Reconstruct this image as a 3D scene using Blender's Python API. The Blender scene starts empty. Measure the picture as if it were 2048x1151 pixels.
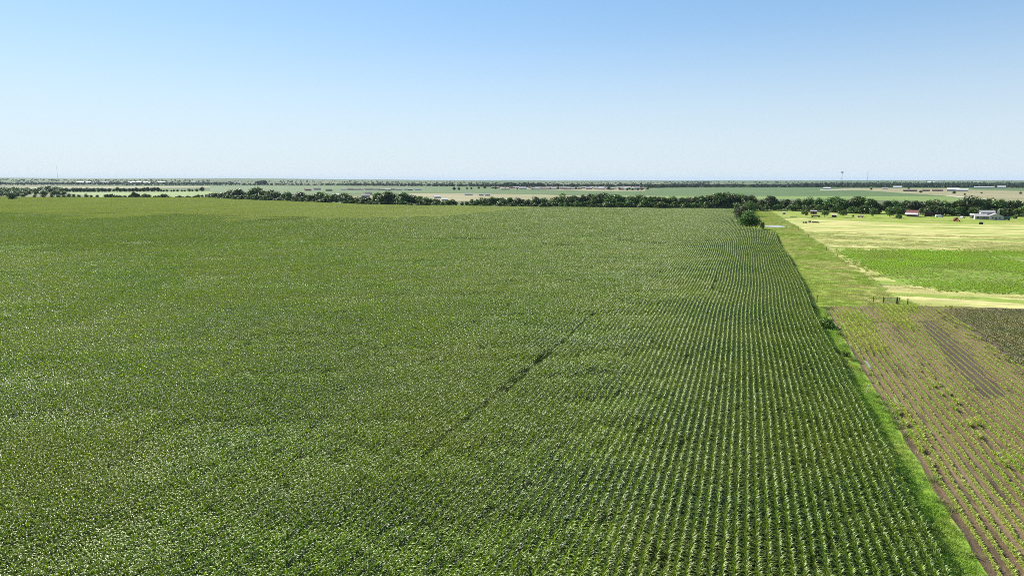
import bpy, bmesh, math, random
import numpy as np
from mathutils import Vector, Matrix, noise as mnoise
R = math.radians
rng = np.random.default_rng(7)
random.seed(7)
SC = bpy.context.scene
COL = SC.collection

# ------------------------------------------------------------------ camera
# world +Y runs along the corn rows; the drone looks 18.85 degrees to the left of them
H = 28.2
YAW, PITCH, FPX = R(18.85), R(8.97), 1365.0
cam_d = bpy.data.cameras.new('camera')
cam_d.sensor_width = 36.0
cam_d.lens = 36.0 * FPX / 2048.0
cam_d.clip_start = 0.5
cam_d.clip_end = 90000.0
cam = bpy.data.objects.new('camera', cam_d)
COL.objects.link(cam)
cam.location = (0, 0, H)
cam.rotation_euler = (math.pi/2 - PITCH, 0, YAW)
SC.camera = cam

# ------------------------------------------------------------------ light
SUN_EL, SUN_AZ = R(38.0), R(58.0)        # azimuth counted counter-clockwise from +Y (so to the left)
sd = Vector((-math.sin(SUN_AZ)*math.cos(SUN_EL), math.cos(SUN_AZ)*math.cos(SUN_EL), math.sin(SUN_EL)))
sun_d = bpy.data.lights.new('sun', 'SUN')
sun_d.energy = 5.0
sun_d.angle = R(0.5)
sun_d.color = (1.0, 0.95, 0.86)
sun = bpy.data.objects.new('sun', sun_d)
COL.objects.link(sun)
sun.rotation_euler = sd.to_track_quat('Z', 'Y').to_euler()
sun.location = (-60, 0, 80)
W = bpy.data.worlds.new('World')
SC.world = W
W.use_nodes = True
nt = W.node_tree
bg = nt.nodes['Background']
sky = nt.nodes.new('ShaderNodeTexSky')
sky.sky_type = 'NISHITA'
sky.sun_disc = False
sky.sun_elevation = SUN_EL
sky.sun_rotation = -SUN_AZ
sky.altitude = 150.0
sky.air_density = 1.0
sky.dust_density = 0.25
sky.ozone_density = 2.0
tint = nt.nodes.new('ShaderNodeMix'); tint.data_type = 'RGBA'; tint.blend_type = 'MULTIPLY'
tint.inputs[0].default_value = 1.0
tint.inputs[7].default_value = (0.90, 1.03, 1.12, 1)
nt.links.new(sky.outputs[0], tint.inputs[6])
# the lowest degrees of the summer sky are a pale milky blue
tco = nt.nodes.new('ShaderNodeTexCoord'); sxyz = nt.nodes.new('ShaderNodeSeparateXYZ')
nt.links.new(tco.outputs['Generated'], sxyz.inputs[0])
mr = nt.nodes.new('ShaderNodeMapRange'); mr.interpolation_type = 'SMOOTHSTEP'
mr.inputs['From Min'].default_value = -0.01; mr.inputs['From Max'].default_value = 0.25
mr.inputs['To Min'].default_value = 0.85; mr.inputs['To Max'].default_value = 0.0
nt.links.new(sxyz.outputs['Z'], mr.inputs['Value'])
milk = nt.nodes.new('ShaderNodeMix'); milk.data_type = 'RGBA'
milk.inputs[7].default_value = (6.1, 6.85, 7.3, 1)
nt.links.new(mr.outputs[0], milk.inputs[0])
dome = nt.nodes.new('ShaderNodeMix'); dome.data_type = 'RGBA'
dome.inputs[0].default_value = 0.5
dome.inputs[7].default_value = (2.45, 4.45, 7.0, 1)
nt.links.new(tint.outputs[2], dome.inputs[6])
nt.links.new(dome.outputs[2], milk.inputs[6])
nt.links.new(milk.outputs[2], bg.inputs['Color'])
bg.inputs['Strength'].default_value = 0.058
SC.view_settings.view_transform = 'Standard'
SC.view_settings.look = 'None'
SC.view_settings.exposure = 1.1
SC.view_settings.gamma = 1.0
cy = SC.cycles
cy.max_bounces = 6
cy.diffuse_bounces = 2
cy.glossy_bounces = 2
cy.transmission_bounces = 3
cy.volume_bounces = 0
cy.use_denoising = False
cy.filter_width = 0.9
cy.sample_clamp_indirect = 4.0

# ------------------------------------------------------------------ helpers
Fv = np.array([-math.sin(YAW)*math.cos(PITCH), math.cos(YAW)*math.cos(PITCH), -math.sin(PITCH)])
Rv = np.array([math.cos(YAW), math.sin(YAW), 0.0])
Uv = np.cross(Rv, Fv)

def G(px, py, z=0.0):
    """ground point seen at photograph pixel (2048 x 1151)"""
    d = Fv + Rv*(px-1024)/FPX - Uv*(py-575.5)/FPX
    t = (z-H)/d[2]
    return (d[0]*t, d[1]*t)

def proj(x, y, z=0.0):
    x = np.asarray(x, float); y = np.asarray(y, float); z = np.asarray(z, float) + 0*x
    dx, dy, dz = x, y, z-H
    f = dx*Fv[0]+dy*Fv[1]+dz*Fv[2]
    r = dx*Rv[0]+dy*Rv[1]
    u = dx*Uv[0]+dy*Uv[1]+dz*Uv[2]
    f2 = np.where(f < 0.5, 0.5, f)
    return 1024+FPX*r/f2, 575.5-FPX*u/f2, f

def smooth(a, b, x):
    t = np.clip((x-a)/(b-a), 0, 1)
    return t*t*(3-2*t)

def hill(x, y):
    """height of the land: flat near the fields, rising to low ridges far away"""
    x = np.asarray(x, float); y = np.asarray(y, float)
    d = np.hypot(x, y)
    ang = np.degrees(np.arctan2(x, y)) + math.degrees(YAW)      # 0 = camera axis, + to the right
    amp = np.interp(ang, [-60, -37, -25, -15, -6, 5, 14, 20, 30, 37, 60],
                    [70, 68, 60, 44, 24, 13, 12, 17, 20, 22, 24])
    z = amp*smooth(3200, 12500, d)
    z = z + smooth(3500, 9000, d)*(6*np.sin(x/1700+1.0)*np.cos(y/2300) + 4*np.sin((x+y)/900))
    return z

def Gh(px, py):
    """the same on the risen far land: the first point of the sight line that lies on the ground"""
    d = Fv + Rv*(px-1024)/FPX - Uv*(py-575.5)/FPX
    h = math.hypot(d[0], d[1])
    D = np.linspace(600, 15000, 1500)
    gap = H + d[2]/h*D - hill(d[0]/h*D, d[1]/h*D)
    k = np.nonzero(gap <= 0)[0]
    q = D[k[0]] if len(k) else 12500.0
    return (d[0]/h*q, d[1]/h*q)

def inside(poly, x, y):
    x = np.asarray(x); y = np.asarray(y)
    r = np.zeros(x.shape, bool)
    n = len(poly)
    for i in range(n):
        x0, y0 = poly[i]; x1, y1 = poly[(i+1) % n]
        c = ((y0 > y) != (y1 > y))
        with np.errstate(divide='ignore', invalid='ignore'):
            xi = (x1-x0)*(y-y0)/(y1-y0+1e-12)+x0
        r ^= c & (x < xi)
    return r

def vnoise(x, y, s, seed=0):
    """smooth value noise, 0..1, for arrays"""
    x = np.asarray(x, float)/s; y = np.asarray(y, float)/s
    xi = np.floor(x).astype(np.int64); yi = np.floor(y).astype(np.int64)
    fx = x-xi; fy = y-yi
    fx = fx*fx*(3-2*fx); fy = fy*fy*(3-2*fy)
    def h(a, b):
        n = (a*374761393 + b*668265263 + seed*974634777) & 0xffffffff
        n = ((n ^ (n >> 13))*1274126177) & 0xffffffff
        return ((n ^ (n >> 16)) & 0xffff)/65535.0
    return (h(xi, yi)*(1-fx)+h(xi+1, yi)*fx)*(1-fy)+(h(xi, yi+1)*(1-fx)+h(xi+1, yi+1)*fx)*fy

def tag(o, label=None, cat=None, group=None, kind=None):
    if label: o['label'] = label
    if cat: o['category'] = cat
    if group: o['group'] = group
    if kind: o['kind'] = kind
    return o

def link(o, parent=None):
    COL.objects.link(o)
    if parent is not None: o.parent = parent
    return o

def empty(name, loc, rz=0.0, **kw):
    o = bpy.data.objects.new(name, None)
    o.empty_display_size = 0.5
    COL.objects.link(o)
    o.location = loc
    o.rotation_euler = (0, 0, rz)
    return tag(o, **kw)

def mesh_np(name, verts, faces, mats, tone=None, smooth_=False, mi=None):
    """faces: int array (n,4) or list"""
    me = bpy.data.meshes.new(name)
    v = np.asarray(verts, np.float32)
    if isinstance(faces, np.ndarray):
        n, k = faces.shape
        me.vertices.add(len(v)); me.vertices.foreach_set('co', v.ravel())
        me.loops.add(n*k); me.loops.foreach_set('vertex_index', faces.astype(np.int32).ravel())
        me.polygons.add(n); me.polygons.foreach_set('loop_start', np.arange(0, n*k, k, dtype=np.int32))
        if mi is not None: me.polygons.foreach_set('material_index', np.asarray(mi, np.int32))
        if smooth_: me.polygons.foreach_set('use_smooth', np.ones(n, bool))
        me.update(calc_edges=True)
    else:
        me.from_pydata([tuple(map(float, p)) for p in v], [], faces)
        if mi is not None: me.polygons.foreach_set('material_index', np.asarray(mi, np.int32))
        if smooth_: me.polygons.foreach_set('use_smooth', [True]*len(me.polygons))
        me.update()
    if tone is not None:
        a = me.attributes.new('tone', 'FLOAT', 'FACE')
        a.data.foreach_set('value', np.asarray(tone, np.float32))
    for m in (mats if isinstance(mats, (list, tuple)) else [mats]):
        me.materials.append(m)
    return me

# ------------------------------------------------------------------ materials
class NT:
    def __init__(s, name):
        s.m = bpy.data.materials.new(name); s.m.use_nodes = True
        s.t = s.m.node_tree; s.t.nodes.clear()
        s.out = s.n('ShaderNodeOutputMaterial')
    def n(s, typ, **kw):
        nd = s.t.nodes.new(typ)
        for k, v in kw.items(): setattr(nd, k, v)
        return nd
    def l(s, a, b): s.t.links.new(a, b)
    def pos(s): return s.n('ShaderNodeNewGeometry').outputs['Position']
    def mapping(s, vec, scale=(1, 1, 1), rz=0.0):
        mp = s.n('ShaderNodeMapping')
        mp.inputs['Scale'].default_value = scale
        mp.inputs['Rotation'].default_value = (0, 0, rz)
        s.l(vec, mp.inputs['Vector']); return mp.outputs[0]
    def noise(s, vec, scale, detail=3.0, rough=0.55):
        nd = s.n('ShaderNodeTexNoise')
        nd.inputs['Scale'].default_value = scale
        nd.inputs['Detail'].default_value = detail
        nd.inputs['Roughness'].default_value = rough
        s.l(vec, nd.inputs['Vector']); return nd.outputs['Fac']
    def ramp(s, fac, stops):
        r = s.n('ShaderNodeValToRGB')
        e = r.color_ramp.elements
        while len(e) < len(stops): e.new(0.5)
        for q, (p, c) in zip(e, stops):
            q.position = p; q.color = (c, c, c, 1) if isinstance(c, (int, float)) else (*c, 1)
        s.l(fac, r.inputs[0]); return r.outputs[0]
    def mix(s, fac, a, b, blend='MIX'):
        m = s.n('ShaderNodeMix', data_type='RGBA', blend_type=blend)
        for sock, v in ((m.inputs[0], fac), (m.inputs[6], a), (m.inputs[7], b)):
            if isinstance(v, (int, float)): sock.default_value = v
            elif isinstance(v, tuple): sock.default_value = (*v, 1)
            else: s.l(v, sock)
        return m.outputs[2]
    def math(s, op, a, b=0.0):
        m = s.n('ShaderNodeMath', operation=op)
        for sock, v in ((m.inputs[0], a), (m.inputs[1], b)):
            if isinstance(v, (int, float)): sock.default_value = v
            else: s.l(v, sock)
        return m.outputs[0]
    def bsdf(s, col, rough=0.7, spec=0.4, normal=None, metal=0.0):
        p = s.n('ShaderNodeBsdfPrincipled')
        if isinstance(col, tuple): p.inputs['Base Color'].default_value = (*col, 1)
        else: s.l(col, p.inputs['Base Color'])
        if isinstance(rough, (int, float)): p.inputs['Roughness'].default_value = rough
        else: s.l(rough, p.inputs['Roughness'])
        p.inputs['Specular IOR Level'].default_value = spec
        p.inputs['Metallic'].default_value = metal
        if normal is not None: s.l(normal, p.inputs['Normal'])
        return p.outputs[0]
    def bump(s, h, strength=0.5, dist=0.1):
        b = s.n('ShaderNodeBump')
        b.inputs['Strength'].default_value = strength
        b.inputs['Distance'].default_value = dist
        s.l(h, b.inputs['Height']); return b.outputs[0]
    def done(s, sh):
        s.l(sh, s.out.inputs['Surface']); return s.m

def sc(c, f=0.84): return tuple(v*f for v in c)

def leaf_mat(name, dark, light, transl=0.35, rough=0.4, spec=0.5, big=40.0, bigcol=None, per_object=0.0, tcol=None):
    """foliage: colour varies per leaf, per plant and in broad patches; part of the light passes through"""
    dark, light = sc(dark), sc(light); bigcol = sc(bigcol) if bigcol else None
    k = NT(name)
    at = k.n('ShaderNodeAttribute', attribute_name='tone').outputs['Fac']
    col = k.mix(at, dark, light)
    pos = k.pos()
    if bigcol is not None:
        f = k.ramp(k.noise(pos, 1.0/big, 4.0), [(0.42, 0.0), (0.62, 1.0)])
        col = k.mix(k.math('MULTIPLY', f, 0.75), col, bigcol)
    if per_object:
        oi = k.n('ShaderNodeObjectInfo').outputs['Random']
        hv = k.n('ShaderNodeHueSaturation')
        k.l(k.math('ADD', k.math('MULTIPLY', oi, 0.05), 0.475), hv.inputs['Hue'])
        k.l(k.math('ADD', k.math('MULTIPLY', oi, per_object), 1-per_object/2), hv.inputs['Value'])
        k.l(col, hv.inputs['Color']); col = hv.outputs[0]
    p = k.bsdf(col, rough, spec)
    tr = k.n('ShaderNodeBsdfTranslucent')
    k.l(k.mix(1.0, col, tcol or (1.0, 1.05, 0.35), 'MULTIPLY'), tr.inputs['Color'])
    ms = k.n('ShaderNodeMixShader'); ms.inputs[0].default_value = transl
    k.l(p, ms.inputs[1]); k.l(tr.outputs[0], ms.inputs[2])
    return k.done(ms.outputs[0])

def ground_mat(name, c1, c2, c3=None, s1=0.02, s2=0.4, stretch=(1, 1, 1), rz=0.0, bump=0.4, fine=3.0, third=(0.5, 0.68), furrow=None):
    c1, c2 = sc(c1), sc(c2); c3 = sc(c3) if c3 else None
    k = NT(name)
    v = k.mapping(k.pos(), stretch, rz)
    a = k.ramp(k.noise(v, s1, 5.0, 0.6), [(0.38, 0.0), (0.62, 1.0)])
    col = k.mix(a, c1, c2)
    if c3 is not None:
        b = k.ramp(k.noise(v, s1*2.3, 6.0, 0.65), [(third[0], 0.0), (third[1], 1.0)])
        col = k.mix(b, col, c3)
    g = k.noise(v, s2, 6.0, 0.7)
    col = k.mix(1.0, col, k.ramp(g, [(0.25, 0.6), (0.75, 1.4)]), 'MULTIPLY')
    hgt = k.noise(k.pos(), fine, 5.0, 0.7)
    if furrow:          # ridges one row apart along +Y
        sx = k.n('ShaderNodeSeparateXYZ'); k.l(k.pos(), sx.inputs[0])
        wv = k.math('SINE', k.math('MULTIPLY', k.math('SUBTRACT', sx.outputs[0], furrow), 2*math.pi))
        hgt = k.math('ADD', hgt, k.math('MULTIPLY', wv, 0.35))
    nrm = k.bump(hgt, bump, 0.15)
    return k.done(k.bsdf(col, 0.9, 0.15, nrm))

def plain(name, col, rough=0.6, spec=0.4, metal=0.0, var=0.25, scale=0.7):
    k = NT(name)
    tc = k.n('ShaderNodeTexCoord').outputs['Object']
    f = k.ramp(k.noise(tc, scale, 5.0), [(0.3, 1-var), (0.7, 1+var*0.5)])
    return k.done(k.bsdf(k.mix(1.0, col, f, 'MULTIPLY'), rough, spec, None, metal))

M = {}
M['land'] = None
def land_mat():
    k = NT('land')
    p = k.mapping(k.pos(), (1, 1, 0), R(25))
    v = k.n('ShaderNodeTexVoronoi', feature='F1', distance='CHEBYCHEV')
    v.inputs['Scale'].default_value = 1/620.0
    k.l(p, v.inputs['Vector'])
    sep = k.n('ShaderNodeSeparateColor'); k.l(v.outputs['Color'], sep.inputs[0])
    c = k.ramp(sep.outputs[0], [(0.0, (0.10, 0.16, 0.045)), (0.3, (0.16, 0.21, 0.07)), (0.5, (0.12, 0.19, 0.05)),
                                (0.68, (0.26, 0.25, 0.11)), (0.85, (0.30, 0.27, 0.16)), (1.0, (0.09, 0.15, 0.05))])
    n = k.ramp(k.noise(p, 0.004, 8.0, 0.7), [(0.3, 0.7), (0.7, 1.25)])
    c = k.mix(1.0, c, n, 'MULTIPLY')
    c = k.mix(1.0, c, (0.48, 0.54, 0.54), 'MULTIPLY')
    return k.done(k.bsdf(c, 0.95, 0.1))
M['land'] = land_mat()
M['corn_soil'] = ground_mat('corn_soil', (0.026, 0.022, 0.014), (0.036, 0.03, 0.02), s1=0.3, s2=2.0)  # shade of the row gaps is put into this very dark brown
M['soil'] = ground_mat('tilled_soil', (0.125, 0.086, 0.048), (0.175, 0.128, 0.074), (0.065, 0.047, 0.031), s1=0.10, s2=2.2, stretch=(2.2, 0.4, 1), bump=1.0, fine=5.0, furrow=G(1650, 614)[0]+0.55)
M['damp'] = ground_mat('damp_soil', (0.075, 0.052, 0.038), (0.10, 0.072, 0.052), s1=0.2, s2=2.0, stretch=(2.2, 0.4, 1), bump=0.8, fine=5.0)
M['soil_dark'] = ground_mat('dark_soil', (0.10, 0.075, 0.05), (0.13, 0.10, 0.06), s1=0.1, s2=1.5, bump=0.8)
M['grass'] = ground_mat('pasture_grass', (0.18, 0.26, 0.026), (0.23, 0.30, 0.038), (0.38, 0.31, 0.13), s1=0.035, s2=0.5, bump=0.5, third=(0.5, 0.64))
M['strip'] = ground_mat('strip_grass', (0.14, 0.25, 0.02), (0.20, 0.31, 0.03), (0.28, 0.30, 0.07), s1=0.15, s2=1.2, bump=0.5)
M['hay'] = ground_mat('mown_hay', (0.43, 0.40, 0.14), (0.20, 0.28, 0.038), (0.54, 0.48, 0.21), s1=0.06, s2=0.35, stretch=(0.22, 1.2, 1), rz=-YAW, bump=0.5, third=(0.49, 0.58))
M['beans'] = ground_mat('bean_ground', (0.13, 0.22, 0.02), (0.19, 0.28, 0.035), (0.38, 0.38, 0.14), s1=0.07, s2=0.6, stretch=(0.5, 1.2, 1), rz=-YAW, bump=0.6, third=(0.56, 0.7))
M['far_crop'] = ground_mat('far_green_crop', (0.075, 0.13, 0.04), (0.095, 0.145, 0.05), s1=0.004, s2=0.03, stretch=(0.35, 1.4, 1), rz=-YAW, bump=0.1, fine=0.5)
M['far_meadow'] = ground_mat('far_meadow', (0.15, 0.22, 0.055), (0.18, 0.24, 0.07), s1=0.006, s2=0.03, stretch=(0.35, 1.4, 1), rz=-YAW, bump=0.1, fine=0.5)
M['far_tan'] = ground_mat('far_tan', (0.27, 0.235, 0.13), (0.21, 0.21, 0.10), (0.34, 0.30, 0.19), s1=0.006, s2=0.04, stretch=(0.35, 1.4, 1), rz=-YAW, bump=0.1, fine=0.5)
M['gravel'] = ground_mat('gravel', (0.5, 0.45, 0.36), (0.42, 0.38, 0.3), s1=0.02, s2=0.3, bump=0.2)
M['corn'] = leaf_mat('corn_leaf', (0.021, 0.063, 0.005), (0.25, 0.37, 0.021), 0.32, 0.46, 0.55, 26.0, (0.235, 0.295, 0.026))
M['corn_far'] = leaf_mat('far_corn_leaf', (0.026, 0.068, 0.010), (0.26, 0.36, 0.036), 0.31, 0.48, 0.5, 26.0, (0.235, 0.30, 0.034))
M['tassel_corn'] = leaf_mat('tasselled_corn_leaf', (0.13, 0.20, 0.04), (0.36, 0.42, 0.12), 0.3, 0.5, 0.3, 60.0, (0.31, 0.35, 0.10))
M['seedling'] = leaf_mat('seedling_leaf', (0.26, 0.39, 0.035), (0.47, 0.56, 0.09), 0.38, 0.5, 0.3, 9.0, (0.46, 0.46, 0.11))
M['brown_crop'] = leaf_mat('sparse_crop_leaf', (0.16, 0.16, 0.04), (0.28, 0.27, 0.09), 0.25, 0.6, 0.3, 12.0, (0.13, 0.17, 0.04))
M['bean_leaf'] = leaf_mat('bean_leaf', (0.20, 0.37, 0.016), (0.38, 0.55, 0.04), 0.42, 0.5, 0.3, 20.0, (0.28, 0.34, 0.06))
M['grass_leaf'] = leaf_mat('grass_blade', (0.14, 0.29, 0.014), (0.29, 0.45, 0.035), 0.35, 0.55, 0.3, 9.0, (0.38, 0.43, 0.09))
M['past_leaf'] = leaf_mat('pasture_blade', (0.18, 0.28, 0.024), (0.28, 0.37, 0.045), 0.35, 0.6, 0.3, 22.0, (0.44, 0.37, 0.17))
M['hay_leaf'] = leaf_mat('hay_straw', (0.32, 0.31, 0.11), (0.48, 0.45, 0.20), 0.3, 0.6, 0.3, 14.0, (0.20, 0.29, 0.05))
M['tree'] = leaf_mat('tree_leaf', (0.024, 0.060, 0.010), (0.125, 0.20, 0.03), 0.32, 0.5, 0.35, per_object=0.9)
M['tree_light'] = leaf_mat('light_tree_leaf', (0.05, 0.10, 0.014), (0.14, 0.20, 0.035), 0.3, 0.5, 0.35, per_object=0.5)
M['far_tree'] = leaf_mat('far_tree_leaf', (0.02, 0.045, 0.014), (0.045, 0.085, 0.024), 0.2, 0.6, 0.2)
M['weed'] = leaf_mat('weed_leaf', (0.09, 0.17, 0.025), (0.26, 0.34, 0.07), 0.3, 0.5, 0.3, per_object=0.4)
M['bark'] = plain('bark', (0.10, 0.08, 0.06), 0.9, 0.1)
M['post'] = plain('weathered_wood', (0.085, 0.07, 0.055), 0.9, 0.1, scale=6)
M['stake'] = plain('pale_wood', (0.55, 0.5, 0.38), 0.8, 0.2, scale=6)
M['steel'] = plain('galvanised_steel', (0.20, 0.21, 0.20), 0.5, 0.5, 0.6)
M['white'] = plain('white_siding', (0.44, 0.43, 0.40), 0.6, 0.3, var=0.1)
M['cream'] = plain('cream_siding', (0.60, 0.52, 0.42), 0.7, 0.3, var=0.1)
M['brick'] = plain('brick', (0.30, 0.19, 0.14), 0.8, 0.2)
M['roof_grey'] = plain('grey_shingle', (0.30, 0.29, 0.29), 0.85, 0.2, scale=2)
M['roof_brown'] = plain('brown_shingle', (0.16, 0.12, 0.10), 0.85, 0.2, scale=2)
M['roof_red'] = plain('red_metal', (0.17, 0.06, 0.045), 0.7, 0.4, scale=1.5)
M['roof_white'] = plain('white_metal_roof', (0.55, 0.54, 0.52), 0.6, 0.4, var=0.12)
M['glass'] = plain('window_glass', (0.03, 0.035, 0.04), 0.1, 0.6, var=0.1)
M['dark'] = plain('near_black', (0.03, 0.028, 0.025), 0.9, 0.1)  # plain near-black for shed doors and the low dark shed's walls
M['orange'] = plain('orange_paint', (0.42, 0.085, 0.02), 0.5, 0.5, var=0.15)
M['rubber'] = plain('tyre_rubber', (0.02, 0.02, 0.02), 0.8, 0.2)
M['green_paint'] = plain('green_paint', (0.02, 0.10, 0.045), 0.5, 0.4)
M['carwhite'] = plain('car_paint', (0.78, 0.78, 0.77), 0.3, 0.5, var=0.05)
M['rust'] = plain('rusty_metal', (0.22, 0.14, 0.09), 0.85, 0.2, scale=3)
M['bale'] = plain('weathered_bale', (0.13, 0.11, 0.07), 0.95, 0.1, scale=4)
M['black'] = plain('black_cover', (0.015, 0.015, 0.017), 0.6, 0.3)
M['dam'] = ground_mat('bank_earth', (0.10, 0.14, 0.03), (0.16, 0.15, 0.06), s1=0.1, s2=1.0, bump=0.6)
def water_mat():
    k = NT('pond_water')
    nrm = k.bump(k.noise(k.pos(), 1.5, 3.0), 0.05, 0.05)
    return k.done(k.bsdf((0.26, 0.26, 0.24), 0.05, 1.0, nrm))
M['water'] = water_mat()
M['puddle'] = M['water']

# ------------------------------------------------------------------ land
def make_land():
    rad = np.concatenate([[0.0], np.geomspace(15, 42000, 90)])
    na = 240
    ang = np.linspace(0, 2*np.pi, na, endpoint=False)
    vs = [(0, 0, 0)]
    for r in rad[1:]:
        x = np.sin(ang)*r; y = np.cos(ang)*r
        vs.append(np.stack([x, y, hill(x, y)-0.02], 1))
    V = np.concatenate([np.array([[0, 0, -0.02]])]+vs[1:])
    F = []
    for i in range(na):
        F.append((0, 1+(i+1) % na, 1+i))
    for j in range(len(rad)-2):
        a, b = 1+j*na, 1+(j+1)*na
        for i in range(na):
            F.append((a+i, a+(i+1) % na, b+(i+1) % na, b+i))
    me = mesh_np('ground', V, F, M['land'], smooth_=True)
    o = link(bpy.data.objects.new('ground', me))
    tag(o, 'open farmland plain of pale green and tan fields reaching the horizon', 'ground', kind='structure')
make_land()

def sheet(name, poly, z, mat, label, cat='field', world=False, sub=0, rag=0.0):
    pts = [p if world else G(*p) for p in poly]
    # long edges are cut so that the sheet follows the land
    out = []
    for i, a in enumerate(pts):
        b = pts[(i+1) % len(pts)]
        L = math.hypot(b[0]-a[0], b[1]-a[1])
        n = max(1, sub, min(60, int(L/3)) if rag else 1)
        for q in range(n):
            t = q/n
            j = (0, 0) if q == 0 else (random.uniform(-rag, rag), random.uniform(-rag, rag))
            out.append((a[0]+(b[0]-a[0])*t+j[0], a[1]+(b[1]-a[1])*t+j[1]))
    bm = bmesh.new()
    vs = [bm.verts.new((p[0], p[1], z)) for p in out]
    bm.faces.new(vs)
    bmesh.ops.triangulate(bm, faces=bm.faces[:])
    bm.normal_update()
    for f in bm.faces:
        if f.normal.z < 0: f.normal_flip()
    me = bpy.data.meshes.new(name); bm.to_mesh(me); bm.free()
    me.materials.append(mat)
    o = link(bpy.data.objects.new(name, me))
    return tag(o, label, cat, kind='structure')

XE = G(1908, 1151, 1.6)[0] - 0.05         # right edge of the corn
XS = G(1650, 614)[0]                      # left edge of the tilled soil
TREEBASE = [(-260, 396), (0, 396.5), (120, 396.5), (400, 396.5), (500, 402), (560, 404), (640, 408), (720, 411.5), (820, 413.5),
            (1000, 416), (1100, 417.2), (1200, 417.6), (1300, 419.2), (1470, 420)]
TANEDGE = [(1091, 417.2), (868, 439), (600, 440.5), (300, 437), (150, 433), (0, 430), (-260, 429)]
TAN = [G(*p) for p in TREEBASE[:11]] + [G(*p) for p in TANEDGE]
p1530 = G(1530, 470)
GREEN = [G(*p) for p in TANEDGE[::-1]] + [G(*p) for p in TREEBASE[11:]] + \
        [G(1474, 430), G(1480, 458), G(1520, 466), (XE, G(1540, 470)[1]), (XE, 10), (-75, 10), G(-700, 700), G(-260, 500)]

sheet('corn_field_soil', GREEN, 0.004, M['corn_soil'], 'dark soil, shade put into its colour, under the tall green corn rows', world=True)
sheet('tasselled_field_soil', TAN, 0.008, M['soil_dark'], 'soil under the yellowish far corn field at the creek trees', world=True)
# pasture and fields right of the corn
yA = G(1600, 612)[1]
PAST = [(XE, 10), (XS, 10), (XS, G(1650, 613)[1]), G(1815, 609), G(1775, 585), G(1690, 522), G(1640, 486), G(1600, 456), G(1564, 437), G(1545, 424), G(1475, 421), G(1480, 458), (XE, G(1540, 470)[1])]
sheet('grass_strip_ground', [(XE-1.0, 10), (XS, 10), (XS, G(1650, 613)[1]), (XE-1, G(1600, 613)[1])], 0.012, M['strip'], 'bright green grass strip between the tall corn and the tilled soil', 'grass', world=True)
PASTP = [(XE-1.0, G(1600, 613)[1]), (XS, G(1650, 612)[1]), G(1840, 611), G(1800, 598), G(1690, 522), G(1640, 486), G(1600, 456), G(1564, 437), G(1545, 424), G(1470, 421), G(1474, 430), G(1480, 458), (XE-1, G(1540, 470)[1])]
sheet('pasture_ground', PASTP, 0.012, M['grass'], 'green pasture with tan worn patches right of the corn edge', 'pasture', world=True)
HAY = [G(1564, 436), G(2080, 444), G(2300, 447), G(2300, 620), G(2048, 617), G(1840, 611), G(1800, 598), G(1690, 522), G(1640, 486), G(1600, 456)]
sheet('hay_field', HAY, 0.016, M['hay'], 'pale straw coloured mown hay field with stripes below the farmstead', world=True, rag=1.0)
BEAN = [G(1668, 500), G(2048, 503), G(2300, 505), G(2300, 592), G(2048, 588), G(1890, 582), G(1790, 560), G(1720, 528)]
sheet('bean_field_ground', BEAN, 0.022, M['beans'], 'bright green low crop field beyond the gate', world=True, rag=2.5)
FARM = [G(1470, 420.5), G(1545, 424), G(1562, 435), G(1800, 446), G(2080, 450), G(2300, 452), G(2400, 425), G(2048, 422), G(1700, 420), G(1500, 418)]
sheet('farmyard_grass', FARM, 0.020, M['grass'], 'green farmyard grass in front of the creek trees and house', 'grass', world=True)
SOIL = [(XS, 12), (XS, G(1650, 613)[1]), G(1840, 612), G(2048, 617), G(2300, 622), (130, 40), (90, 12)]
sheet('tilled_field', SOIL, 0.018, M['soil'], 'brown tilled soil field with rows of seedlings', world=True, rag=0.25)
BROWN = [G(1886, 619), G(2048, 618.5), G(2300, 624), G(2300, 930), G(2048, 738)]
sheet('sparse_crop_soil', BROWN, 0.024, M['soil_dark'], 'brownish corner of the tilled field under a sparse dark crop', world=True, rag=1.2)
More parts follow.
